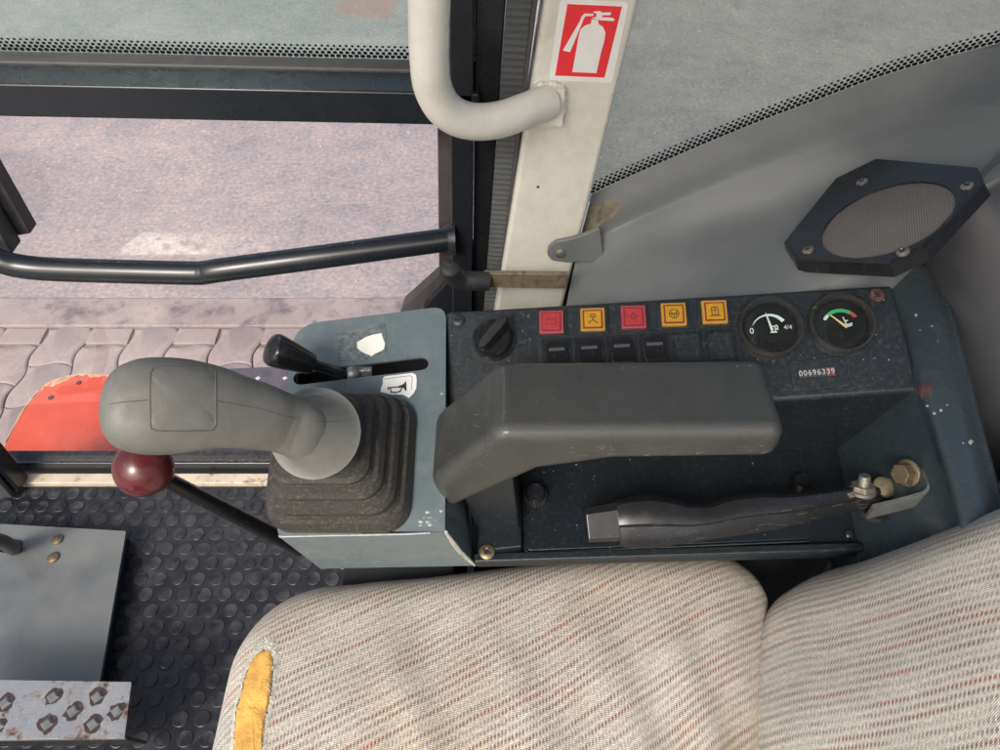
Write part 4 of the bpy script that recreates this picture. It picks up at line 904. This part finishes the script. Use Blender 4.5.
tag(sp1.build('dust_specks', M['glue'], cb_, smooth=0), kind='stuff')
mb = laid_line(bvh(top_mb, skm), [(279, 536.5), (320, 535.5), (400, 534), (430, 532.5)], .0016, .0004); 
if mb.v: mb.build('lit_worn_edge', M['chip'], cb_)  # highlight along the folded lip, painted as a pale strip
mb = laid_line(bvh(top_mb, skm), [(444.5, 530), (452, 543), (462, 555), (472, 563)], .0020, .0006)
if mb.v: mb.build('lit_worn_edge', M['cream'], cb_)
mb = MB(); mb.tube([B_(446, 532, -.0005), P(461, 551, y=.312), P(474.5, 565, y=.3165)], .0012, 8); mb.build('worn_corner', M['chip'], cb_)

# ================================================================== JOYSTICK
js = thing('joystick', 'grey joystick with bulbous worn grip above a ribbed black rubber boot', 'joystick', B_(345, 462))
bc = B_(345, 464); tc_ = P(316, 428, z=.652); mb = MB(); rings = []
prof = [(1.0, 0, .0), (1.0, .10, 0), (.955, .20, 0), (.90, .205, 0), (.87, .26, 0), (.885, .36, 0), (.845, .43, 0), (.79, .435, 0), (.76, .49, 0), (.775, .57, 0), (.73, .64, 0), (.67, .645, 0), (.64, .70, 0), (.655, .77, 0), (.61, .83, 0), (.55, .835, 0), (.52, .9, 0), (.48, 1.0, 0)]
for s, t_, _ in prof:
    c = bc.lerp(tc_, t_); c = c + (tc_-bc)*0
    rings.append(roundrect(c, b1, (b2+Vector((0, 0, 0))).normalized(), .114*s, .116*s, .020*s+.002, 7))
mb.loft(rings); mb.build('rubber_boot', M['boot'], js, smooth=28)
# grip
ctr = [(310, 434, .667), (303, 430, .681), (283, 423, .692), (262, 417, .705), (238, 412, .716), (212, 407.5, .726), (185, 406, .734), (158, 406, .740), (135, 406, .743), (118, 405, .744), (109, 404.5, .7445), (106, 404.5, .7447)]
hw = [30, 28, 29.5, 33, 36.5, 42, 47, 48.8, 46.5, 38, 25, 6]
cp3 = [P(a, b, z=c) for a, b, c in ctr]
hw3 = [h*(p-O).dot(FW)/FPX for h, p in zip(hw, cp3)]
sp = spline(cp3, 12)
# smooth radii
hs = spline([Vector((h, 0, 0)) for h in hw3], 12); hws = [max(v.x, .003) for v in hs]
rings = []
for i, p in enumerate(sp):
    d = (sp[min(i+1, len(sp)-1)]-sp[max(i-1, 0)]).normalized()
    if i > len(sp)-27: d = (sp[-22]-sp[-34]).normalized()
    v = (O-p).normalized(); s = d.cross(v).normalized(); up = s.cross(d).normalized(); h = hws[i]; ring_ = []
    for k in range(88):
        a = 2*math.pi*k/88; ca, sa = math.cos(a), math.sin(a); e_ = .84
        cx_ = math.copysign(abs(ca)**e_, ca); sy_ = math.copysign(abs(sa)**e_, sa)
        ring_.append(p + s*h*cx_ + up*h*.80*sy_)
    rings.append(ring_)
mb = MB(); mb.loft(rings); grip = mb; mb.build('grip', M['grip'], js, smooth=60)
grings = rings
# flared skirt under the grip
ax = Vector((-.05, -.52, .85)).normalized(); sc_ = P(315, 433, z=.664)
mb = MB(); gi = 27; gB = grings[gi]; cen_g = sum(gB, Vector())/len(gB); dg = (sp[gi+4]-sp[gi-4]).normalized(); rows = [[], []]
sA = (gB[0]-cen_g).normalized(); u1 = (sA-ax*sA.dot(ax)).normalized(); u2 = ax.cross(u1)
if u2.dot(gB[22]-cen_g) < 0: u2 = -u2
rowsk = [[] for _ in range(14)]
for k in range(88):
    a = 2*math.pi*k/88; dr = u1*math.cos(a)+u2*math.sin(a); A0 = sc_+dr*.0325-ax*.004; A1 = sc_+dr*.0338; B = gB[k]
    C = B - dg*((B-sc_).dot(ax)*.97/dg.dot(ax)); lim = (C-sc_).dot(dr)
    rowsk[0].append(A0); rowsk[1].append(A1)
    for q_ in range(12): t_ = (q_+1)/12; rowsk[q_+2].append(A1*(1-t_)**2 + (C+ax*.0015)*2*t_*(1-t_) + (B+(B-cen_g)*(.015*(1-t_)))*t_*t_)
mb.loft(rowsk, caps=False); skirt = mb; mb.build('skirt', M['grip'], js, smooth=60)
gt = bvh(grip); both = bvh(grip, skirt)
rr_ = []
for (sx, sy, a0) in ((1, -1, -90), (1, 1, 0), (-1, 1, 90), (-1, -1, 180)):
    for i in range(6): a = R(a0+18*i); rr_.append((183 + sx*22 + 10*math.cos(a), 399 + sy*21 + 10*math.sin(a)))
mb = laid_patch(gt, [(183+(p[0]-183)*1.0+(p[1]-399)*-.04, p[1]) for p in rr_], .0004, 10); mb.build('button_cover', M['grip'], js, smooth=60)
q = rr_ + [rr_[0]]
mb = laid_line(gt, [(183+(p[0]-183)*1.03, 399+(p[1]-399)*1.03) for p in q][::2] + [rr_[0]], .0011, .0005, 6); mb.build('cover_gap', M['grip_seam'], js)
mb = laid_line(gt, [(109, 404), (125, 402), (148, 400)], .0007, .0003); mb.build('seam_line', M['grip_seam'], js)
mb = laid_line(both, [(217, 401), (240, 405), (265, 410), (285, 416), (300, 420)], .0007, .0003); mb.build('seam_line', M['grip_seam'], js)
mb = laid_line(both, [(316, 422), (330, 422), (344, 421), (354, 420)], .0008, .0003)
if mb.v: mb.build('seam_line', M['grip_seam'], js)

# slot lever
sl_ = thing('slot_lever', 'short black lever with flared knob leaning out of the blue slot', 'lever', B_(345, 373))
a_, b_ = B_(352, 377, -.012), P(303, 361, z=.648); c_ = P(272, 349, z=.668)
d_ = (c_-b_).normalized()
mb = MB(); mb.tube([a_, a_.lerp(b_, .5), b_, b_+d_*.01], [.0050, .0048, .0046, .0046], 16); mb.build('lever_rod', M['black_plastic'], sl_, smooth=50)
mb = MB(); mb.lathe([(.0085, -.008), (.0092, -.006), (.0115, .008), (.0135, .022), (.0138, .0265), (.0125, .0295), (.0085, .0310), (0, .0314)], b_, d_, 28); mb.build('lever_knob', M['black_plastic'], sl_, smooth=50)
mb = MB(); mb.sphere(B_(353, 374, -.006), .0078, 16); mb.box(B_(362, 372, -.006), (.018, .006, .008)); mb.build('pivot_joint', M['bracket'], sl_)

# ball lever
bl_ = thing('ball_lever', 'dark red ball knob on a slanting black rod below the joystick grip', 'lever', P(272, 532, z=.33))
cB = P(143.5, 468, z=.62); eB = P(300, 548, z=.36)
d_ = (eB-cB).normalized()
mb = MB(); mb.sphere(cB, .0222, 40); mb.lathe([(.0150, .014), (.0115, .0235), (.0095, .0245), (0, .0245)], cB, d_, 28); mb.build('ball_knob', M['maroon'], bl_, smooth=60)
mb = MB(); mb.tube([cB+d_*.018, cB+d_*.1, eB], [.0066, .0070, .0090], 18); mb.build('lever_rod', M['black_plastic'], bl_, smooth=60)

# ================================================================== SUPPORT POST (blue) AND HAND LEVER
sb_ = thing('support_bracket', 'dark blue steel seat bracket with rounded ridge and chipped paint', 'bracket', (.37, .42, .0))
def sect(y, k=0):
    s = lerp([.20, .32, .504, .60], [-.062, -.034, .007, .022], y)   # ridge runs slightly askew
    zl = lerp([.20, .33, .446, .60], [.40, .45, .46, .47], y)
    xb = lerp([.20, .33, .446, .60], [.298, .312, .329, .345], y)
    pt = lerp([.20, .32, .504, .60], [.318, .334, .355, .372], y)
    pts = [(xb, zl), (pt, .604), (pt+.003, .624), (pt*.4+(.377+s)*.6-.006, .636), (.377+s+.001, .642), (.388+s, .641), (.399+s, .634), (.408+s, .620), (.414+s, .50), (.412+s, .40)]
    return [Vector((x_, y, z_)) for x_, z_ in pts]
ys = [.268 + .292*i/24 for i in range(25)]
mb = MB(); outer_s = [spline(sect(y), 3) for y in ys]; mb.grid(outer_s)
post_mb = mb; o = mb.build('bent_plate', M['blue_dark'], sb_, smooth=60); sd_ = o.modifiers.new('thick', 'SOLIDIFY'); sd_.thickness = .003; sd_.offset = -1
pt_ = bvh(post_mb)
for (x_, y_, s_) in ((916, 315, 1.6), (932, 326, 1.0), (938, 341, .9), (927, 406, 1.4), (934, 413, 1.6), (941, 410, 1.5), (963, 443, 1.0), (971, 442, 2.4), (947, 405, .8), (920, 330, .7)):
    mb = laid_patch(pt_, [(x_+s_*(.6+.7*random.random())*math.cos(2*math.pi*k/8), y_+s_*(.7+.6*random.random())*math.sin(2*math.pi*k/8)) for k in range(8)], .0003, 2)
    if mb.v: mb.build('paint_chip', M['chip'], sb_, smooth=0)
mb = laid_patch(pt_, [(919, 384), (928, 378), (933, 386), (931, 396), (922, 400), (918, 392)], .0003, 3)
if mb.v: mb.build('rust_spot', M['rust'], sb_)
mb = laid_line(pt_, [(935, 465), (940, 461), (946, 458), (952, 457)], .0012, .0004)
if mb.v: mb.build('scratch', M['void'], sb_)

hl = thing('hand_lever', 'black handled lever lying over the tray, bolted to the blue bracket', 'lever', P(880, 495, z=.545))
LZ = .548
LW = .96
st_ = [(617, 523, 24), (628, 522, 26.5), (647, 521, 28), (660, 521, 27), (672, 521.5, 24.5), (690, 522.5, 20.5), (712, 520.5, 18.5), (735, 515.5, 20.5), (760, 512, 20), (785, 510, 17), (815, 505.5, 14.5), (850, 499.5, 12.5), (880, 495, 9.5), (895, 493, 8)]
cp3 = [P(a, b, z=LZ + .012*(a-617)/273) for a, b, _ in st_]; hw3 = [LW*h*(p-O).dot(FW)/FPX for (_, _, h), p in zip(st_, cp3)]
sp = spline(cp3, 5); hs = spline([Vector((h, 0, 0)) for h in hw3], 5); rings = []
for i, p in enumerate(sp):
    d = (sp[min(i+1, len(sp)-1)]-sp[max(i-1, 0)]).normalized(); v = (O-p).normalized(); s = d.cross(v).normalized(); up = s.cross(d); h = hs[i].x
    rings.append([p + s*h*x_ + up*h*.62*z_ for x_, z_ in ((1, -.55), (1, .0), (.80, .30), (.42, .52), (.20, .62), (.10, .92), (-.30, 1.0), (-.72, .86), (-.92, .5), (-1, -.2), (-.9, -.7), (-.4, -.95), (.5, -.95))]); 
mb = MB(); mb.loft(rings); mb.build('lever_grip', M['black_plastic'], hl, smooth=35); lt_ = bvh(mb)
q_ = scuffs(lt_, 26, lambda: (random.uniform(622, 870), 0) and (lambda x_: (x_, lerp([617, 650, 700, 760, 880], [532, 533, 530, 520, 500], x_)+random.gauss(0, 5)))(random.uniform(622, 870)), 16, .0004, 8, .12)
tag(q_.build('scuff_marks', M['scuff'], hl, smooth=0), kind='stuff')
c0, c1 = P(585, 524.5, z=LZ-.001), P(617, 521, z=LZ); d = (c1-c0).normalized(); v = (O-c0).normalized(); s = d.cross(v).normalized(); up = s.cross(d)
rings = []
for t_, k_ in ((0, .80), (.04, .90), (.5, .95), (1, 1.0)):
    c = c0.lerp(c1, t_); h = .0165*k_
    rings.append([c + s*h*x_ + up*h*.72*z_ for x_, z_ in ((1, -.6), (1, .2), (.85, .62), (-.55, .95), (-.92, .62), (-1, -.3), (-.85, -.9), (.8, -.9))])
mb = MB(); mb.loft(rings); mb.build('end_cap', M['black_plastic'], hl, bevel=.0014, smooth=25)
# clevis bracket and bolts
zb = .545
q = [P(866, 496, z=zb), P(925, 480, z=zb+.004), P(927, 488, z=zb), P(915, 499, z=zb-.002), P(870, 512, z=zb-.002)]
mb = MB(); mb.prism(q, (0, 0, -.004)); mb.build('angle_foot', M['bracket'], hl, bevel=.0008)
q = [P(914, 452, x=.334), P(921, 456, x=.334), P(929, 482, x=.333), P(926, 490, x=.331), P(918, 494, x=.3295), P(908, 492, x=.329)]
pth = spline([P(914, 451, x=.3395), P(919, 462, x=.338), P(925, 477, x=.336), P(927, 485, x=.335), P(923, 491, x=.332), P(912, 495, x=.327), P(893, 500, x=.318), P(872, 505, x=.308)], 6)
mb = MB(); rows = []
for p in pth: rows.append([p+Vector((0, 0, .0012)), p+Vector((0, -.0035, .0012)), p+Vector((0, -.0035, -.016)), p+Vector((0, 0, -.016))])
mb.loft(rows); mb.build('angle_bracket', M['bracket'], hl, bevel=.0008)
def hexa(c, ax, r_, h, m, name, par, base=True, flange=0):
    mb = MB(); u_, v_, n_ = frame(ax, Vector((.3, 1, .2)))
    hx = [c + (u_*math.cos(R(60*k+12))+v_*math.sin(R(60*k+12)))*r_ for k in range(6)]
    mb.prism(hx, n_*h)
    o = mb.build(name, m, par, bevel=.0008, smooth=30)
    if flange: mb = MB(); mb.lathe([(flange, -.0025), (flange, 0), (flange*.9, .0006)], c, ax, 24); mb.build('washer', m, o)
    return o
hexa(P(907, 473, x=.330), (-1, -.32, .30), .0088, .009, M['brass'], 'hex_bolt', hl, flange=.0112)
bx = P(863, 489, z=.566); ax_ = Vector((-.05, .45, .9))
mb = MB(); mb.lathe([(.0049, 0), (.0049, .011), (.0043, .0128), (0, .0128)], bx, ax_, 20); mb.build('threaded_stud', M['steel'], hl)
hexa(bx - Vector((0, 0, .001)), ax_, .0098, .005, M['steel'], 'lock_nut', hl, flange=.0108)
mb = MB(); mb.lathe([(.0095, 0), (.0095, .0025), (.0055, .0045), (0, .0045)], P(884, 488, z=.562), (0, -.1, 1), 24); mb.build('pivot_cap', M['brass_bar'], hl)
mb = MB(); mb.lathe([(.0135, 0), (.0125, -.006), (.0085, -.010), (0, -.010)], P(876, 508, z=.548), (0, .25, 1), 28); mb.build('rubber_bush', M['rubber'], hl)
mb = MB(); sgl = [P(847, 494, z=.5655), P(872, 487, z=.5665), P(874, 491, z=.5665), P(850, 498.5, z=.5655)]; mb.prism(sgl, (0, 0, .0008)); mb.build('worn_metal', M['steel'], hl)

# ================================================================== SEAT
seat = thing('operator_seat', 'pale striped fabric operator seat with torn cushion edge showing yellow foam', 'seat', (.05, .06, .0))
def fold(mbuv): pass
def cushion(hx, hy, RC, prof, c0, T, bumps, nseg=14, rings_in=26, du=None, side=None):
    """rounded slab: outline swept through an edge profile [(inset, height, arclength)], then filled; T maps local to world"""
    mb = MB(); mb.uv = []
    def outline(ins, n):
        hx_, hy_ = hx-ins, hy-ins; out = []
        def rad(a, b): r_ = max(RC[(a, b)]-ins, .012) if ins < min(hx, hy)*.9 else .004; return min(r_, hx_*.98, hy_*.98)
        for (sx, sy, a0) in ((1, 1, 0), (-1, 1, 90), (-1, -1, 180), (1, -1, 270)):
            r_ = rad(sx, sy); cx_, cy_ = sx*(hx_-r_), sy*(hy_-r_)
            for i in range(nseg+1): a = R(a0+90*i/nseg); out.append((cx_+r_*math.cos(a), cy_+r_*math.sin(a), math.cos(a), math.sin(a)))
            nx = {(1, 1): (-1, 1), (-1, 1): (-1, -1), (-1, -1): (1, -1), (1, -1): (1, 1)}[(sx, sy)]
            e_ = (cx_+r_*math.cos(R(a0+90)), cy_+r_*math.sin(R(a0+90))); rn = rad(*nx); s2 = (nx[0]*(hx_-rn)+rn*math.cos(R(a0+90)), nx[1]*(hy_-rn)+rn*math.sin(R(a0+90)))
            m_ = 22
            for i in range(1, m_): t_ = i/m_; out.append((e_[0]+(s2[0]-e_[0])*t_, e_[1]+(s2[1]-e_[1])*t_, math.cos(R(a0+90)), math.sin(R(a0+90))))
        return out
    rows = []; last = prof[-1]
    P_ = list(prof)
    mx_ins = min(hx, hy)*.985
    for i in range(1, rings_in+1): t_ = i/rings_in; ins = last[0]+(mx_ins-last[0])*t_; P_.append((ins, last[1], None))
    for ins, h, al in P_:
        row = []
        for (x_, y_, nx, ny) in outline(ins, 0):
            ext = 0 if al is None else max(0, al)
            z_ = h; dx, dy, dz = bumps(x_, y_, h, nx, ny)
            row.append(T(Vector((x_+c0[0]+dx, y_+c0[1]+dy, z_+dz)))); mb.uv.append((x_+c0[0]+nx*ext+1, y_+c0[1]+ny*ext+1))
        rows.append(row)
    mb.loft(rows, caps=False); n = len(rows[0]); mb.f.append(tuple(range(len(mb.v)-n, len(mb.v))))
    return mb
def edge_profile(r1, r2, h, drop):
    """from the bottom of the side up over a rounded shoulder"""
    out = []; k = 12; L_arc = math.pi/2*(r1+r2)/2
    out.append((.012, h-r2-drop, L_arc+drop)); out.append((.003, h-r2-drop*.6, L_arc+drop*.6)); out.append((0, h-r2-drop*.2, L_arc+.2*drop))
    for i in range(k+1):
        a = math.pi/2*i/k; ins = r1*(1-math.cos(a)); out.append((ins, h-r2+r2*math.sin(a), L_arc*(1-i/k) - (ins*0)))
    # arc length minus covered inset keeps the cloth unstretched
    return [(i_, h_, al_ - (r1-i_)) for i_, h_, al_ in out]
def g(x, s): return math.exp(-(x/s)**2)
def seat_bumps(x, y, h, nx, ny):
    X_, Y_ = x+.0085, y+.055      # world
    top = max(0, min(1, (h-.41)/.045)); dz = 0
    dz += top*(.010*g(Y_-.20, .12) + .004*noise.noise(Vector((X_*9, Y_*9, 2))) )
    for k, (xc) in enumerate((-.115, -.035, .045, .125)):     # stitched channels fading towards the edge
        t_ = max(0, min(1, (.27-Y_)/.06)); u_ = X_ - xc - (.27-Y_)*.45 - .01*math.sin(k)
        dz += top*t_*(.0034*g(u_, .014) - .0016*g(u_-.028, .018))
    dz -= top*.010*g(X_-.235, .03)
    w_ = .0022*noise.noise(Vector((X_*14, Y_*14, h*20+5)))
    return (nx*w_, ny*w_ , dz)
sprof = edge_profile(.045, .050, .462, .06)
I = lambda v: v
cu_mb = cushion(.2510, .255, {(1, 1): .05, (-1, 1): .085, (-1, -1): .08, (1, -1): .06}, sprof, (.0110, .075), I, seat_bumps)
for v in cu_mb.v:
    if v.y > 0: v.y += (v.y/.33)*(.022*max(0, min(1, (v.x+.20)/.42)) + .018*max(0, min(1, (v.x+.14)/.26)))
for v in cu_mb.v:
    if v.x > .1: v.x -= (.005 + .034*max(0, min(1, (.315-v.y)/.13)))*(v.x-.1)/.16
cu = cu_mb.build('seat_cushion', M['fabric'], seat, smooth=70, keep=True)
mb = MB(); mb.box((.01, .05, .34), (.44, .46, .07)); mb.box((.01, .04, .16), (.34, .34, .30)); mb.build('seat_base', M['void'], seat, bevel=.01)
# backrest
LEAN = R(24); piv = Vector((.276, .045, .425)); xa = Vector((math.sin(LEAN), 0, math.cos(LEAN))); za = Vector((-math.cos(LEAN), 0, math.sin(LEAN)))
def TB(v):   # local x up the back, local y across, local z out of the face
    return piv + xa*v.x + Vector((0, 1, 0))*v.y + za*(v.z)
def back_bumps(x, y, h, nx, ny):
    top = max(0, min(1, (h-0)/.05)); dz = .004*noise.noise(Vector((x*8, y*8, 7)))
    for k, xc in enumerate((.02, .10, .18)):
        u_ = x - xc - .35*(.25-y)*.5; dz += top*(.0035*g(u_, .018) - .002*g(u_-.035, .02))*max(0, min(1, (.20-y)/.08))
    dz += .010*top*g(x+.02, .08)
    return (0, .012*g(x-.06, .05)*(ny > .3) * -0 , dz)
bprof = edge_profile(.048, .050, .045, .06)
bk_mb = cushion(.27, .262, {(1, 1): .09, (-1, 1): .055, (-1, -1): .055, (1, -1): .09}, bprof, (.235, .014), TB, back_bumps)
for v in bk_mb.v:
    hgt = max(0, v.z-.46); v.y -= (v.y > .05)*(v.y-.05)/.25*(hgt*.17)*min(1, hgt/.06)
for v in bk_mb.v:
    k_ = max(0, min(1, (.30-v.y)/.13)); v.x -= .030*k_*k_*(3-2*k_)*max(0, min(1, (.80-v.z)/.30))
bk = bk_mb.build('backrest', M['fabric_back'], seat, smooth=70, keep=True)
# tear in the front edge of the cushion
ct = bvh(cu_mb)
tear = [(264, 641), (270, 643), (273, 655), (272, 675), (269, 700), (265, 725), (262, 752), (258, 790), (236, 790), (236, 752), (237, 725), (239, 705), (243, 690), (247, 672), (252, 655), (257, 646)]
def rag(poly, amp, seed, k=5):
    random.seed(seed); out = []
    for i in range(len(poly)):
        a, b = poly[i], poly[(i+1) % len(poly)]
        for j in range(k): t_ = j/k; out.append((a[0]+(b[0]-a[0])*t_+random.uniform(-amp, amp), a[1]+(b[1]-a[1])*t_+random.uniform(-amp, amp)))
    return out
def ok(poly): return [p for p in poly if hit(ct, *p)]
cx0 = (254, 710)
r1 = ok(rag([(cx0[0]+(p[0]-cx0[0])*1.34, cx0[1]+(p[1]-cx0[1])*1.05) for p in tear], 1.1, 3)); r2 = ok(rag([(cx0[0]+(p[0]-cx0[0])*1.22, cx0[1]+(p[1]-cx0[1])*1.0) for p in tear], .6, 4)); r3 = ok(rag([(cx0[0]+(p[0]-cx0[0])*1.08-.5, cx0[1]+(p[1]-cx0[1])*.95+3) for p in tear], .6, 5))
mb = laid_patch(ct, r1, .0014, 6, cx0); mb.build('frayed_cloth', M['fray'], seat, smooth=60)
mb = laid_patch(ct, r2, .0018, 6, cx0); mb.build('burnt_edge', M['foam_edge'], seat, smooth=60)
mb = laid_patch(ct, r3, .0024, 8, cx0)
for v in mb.v: v += Vector((0, 0, .0026*abs(noise.noise(v*60)) + .0012*abs(noise.noise(v*190))))
mb.build('exposed_foam', M['foam'], seat, smooth=60)

mb = MB(); random.seed(21)
for k in range(46):
    t_ = random.random()*len(tear); a, b = tear[int(t_) % len(tear)], tear[(int(t_)+1) % len(tear)]; f_ = t_ % 1
    x_, y_ = a[0]+(b[0]-a[0])*f_, a[1]+(b[1]-a[1])*f_
    x_ = cx0[0]+(x_-cx0[0])*1.05
    p0 = hit(ct, x_, y_, .0022); p1 = hit(ct, x_+random.uniform(-4, 4), y_+random.uniform(-4, 4), random.uniform(.002, .006))
    if p0 and p1: mb.tube([p0, p0.lerp(p1, .5)+Vector((random.uniform(-.0008, .0008), 0, .0010)), p1], .00032, 5)
tag(mb.build('loose_threads', M['thread'], seat), kind='stuff')

# ================================================================== FLOOR PLATES AT THE LEFT
pp = thing('floor_plate', 'raised grey steel plate with two bolts and slot on the rubber mat', 'plate', P(60, 600, z=0))
PZ = .036
outer = roundpoly([P(-120, 517, z=PZ), P(126, 531, z=PZ), P(98, 692, z=PZ), P(-120, 692, z=PZ)], [.0, .004, .002, 0])
sc0, sc1 = P(-14, 541, z=PZ), P(14, 546, z=PZ)
hole = []
d = (sc1-sc0).normalized(); s = Vector((-d.y, d.x, 0)); w2 = .0135
for i in range(9): a = R(90+180*i/8); hole.append(sc0 + d*math.cos(a)*w2 + s*math.sin(a)*w2)
for i in range(9): a = R(-90+180*i/8); hole.append(sc1 + d*math.cos(a)*w2 + s*math.sin(a)*w2)
mb = MB(); mb.holed(outer, [hole], (0, 0, -.006)); mb.build('plate_sheet', M['plate_grey'], pp, bevel=.0015)
mb = MB(); a, b_ = P(124, 533, z=PZ-.006), P(97, 692, z=PZ-.006); mb.prism([a, b_, b_-Vector((0, 0, PZ-.007)), a-Vector((0, 0, PZ-.007))], (-.004, 0, 0)); mb.build('plate_flange', M['black_paint'], pp)
for q in ((57.5, 540), (53.5, 558)): 
    mb = MB(); mb.lathe([(.0095, 0), (.0085, .003), (.005, .0048), (0, .005)], P(*q, z=PZ), (0, 0, 1), 18); mb.build('bolt', M['brass'], pp)
pr = thing('pedal_rod', 'dark worn rod rising through the slot in the grey plate', 'rod', P(10, 548, z=.0))
mb = MB(); mb.tube(spline([P(14, 549, z=.03), P(11, 547, z=.08), P(3, 542, z=.115), P(-14, 537, z=.15), P(-40, 530, z=.18)], 5), .0105, 16); mb.build('bent_rod', M['frame_grey'], pr, smooth=60)
ft = thing('foot_step', 'rusty chromed foot pedal with raised diamond studs', 'pedal', P(60, 730, z=0))
FZ = .15
top = [P(-120, 678, z=FZ), P(131.5, 682, z=FZ), P(124.5, 738, z=FZ), P(-120, 741, z=FZ)]
mb = MB(); mb.prism(roundpoly(top, .0015), (0, 0, -.006)); mb.build('pedal_plate', M['chrome'], ft, bevel=.001)
mb = MB(); mb.prism([top[3]+Vector((0, 0, -.006)), top[2]+Vector((0, 0, -.006)), top[2]+Vector((-.03, .03, -.13)), top[3]+Vector((0, .03, -.13))], (0, .004, 0)); mb.build('pedal_support', M['black_paint'], ft)
random.seed(5)
for (x_, y_) in ((53, 697), (97, 697), (73, 711), (117, 711), (47, 724), (93, 724), (5, 703), (-2, 726), (-25, 712)):
    c = P(x_, y_, z=FZ+.0002); mb = MB()
    pl_ = [c+Vector(((.0108*(.7+.5*random.random()))*math.cos(2*math.pi*k/14), (.0112*(.7+.5*random.random()))*math.sin(2*math.pi*k/14), 0)) for k in range(14)]
    mb.prism(pl_, (0, 0, .0003)); st0 = mb.build('rust_ring', M['rust_dark'], ft, smooth=0)
    mb = MB(); s_ = .0085; mb.add([c+Vector(v) for v in ((s_, 0, 0), (0, s_, 0), (-s_, 0, 0), (0, -s_, 0), (s_*.6, 0, .003), (0, s_*.6, .003), (-s_*.6, 0, .003), (0, -s_*.6, .003))], [(0, 1, 5, 4), (1, 2, 6, 5), (2, 3, 7, 6), (3, 0, 4, 7), (4, 5, 6, 7)])
    mb.build('diamond_stud', M['stud_steel'] if 'stud_steel' in M else M['bracket'], ft, smooth=0)
print('objects', len(bpy.data.objects))
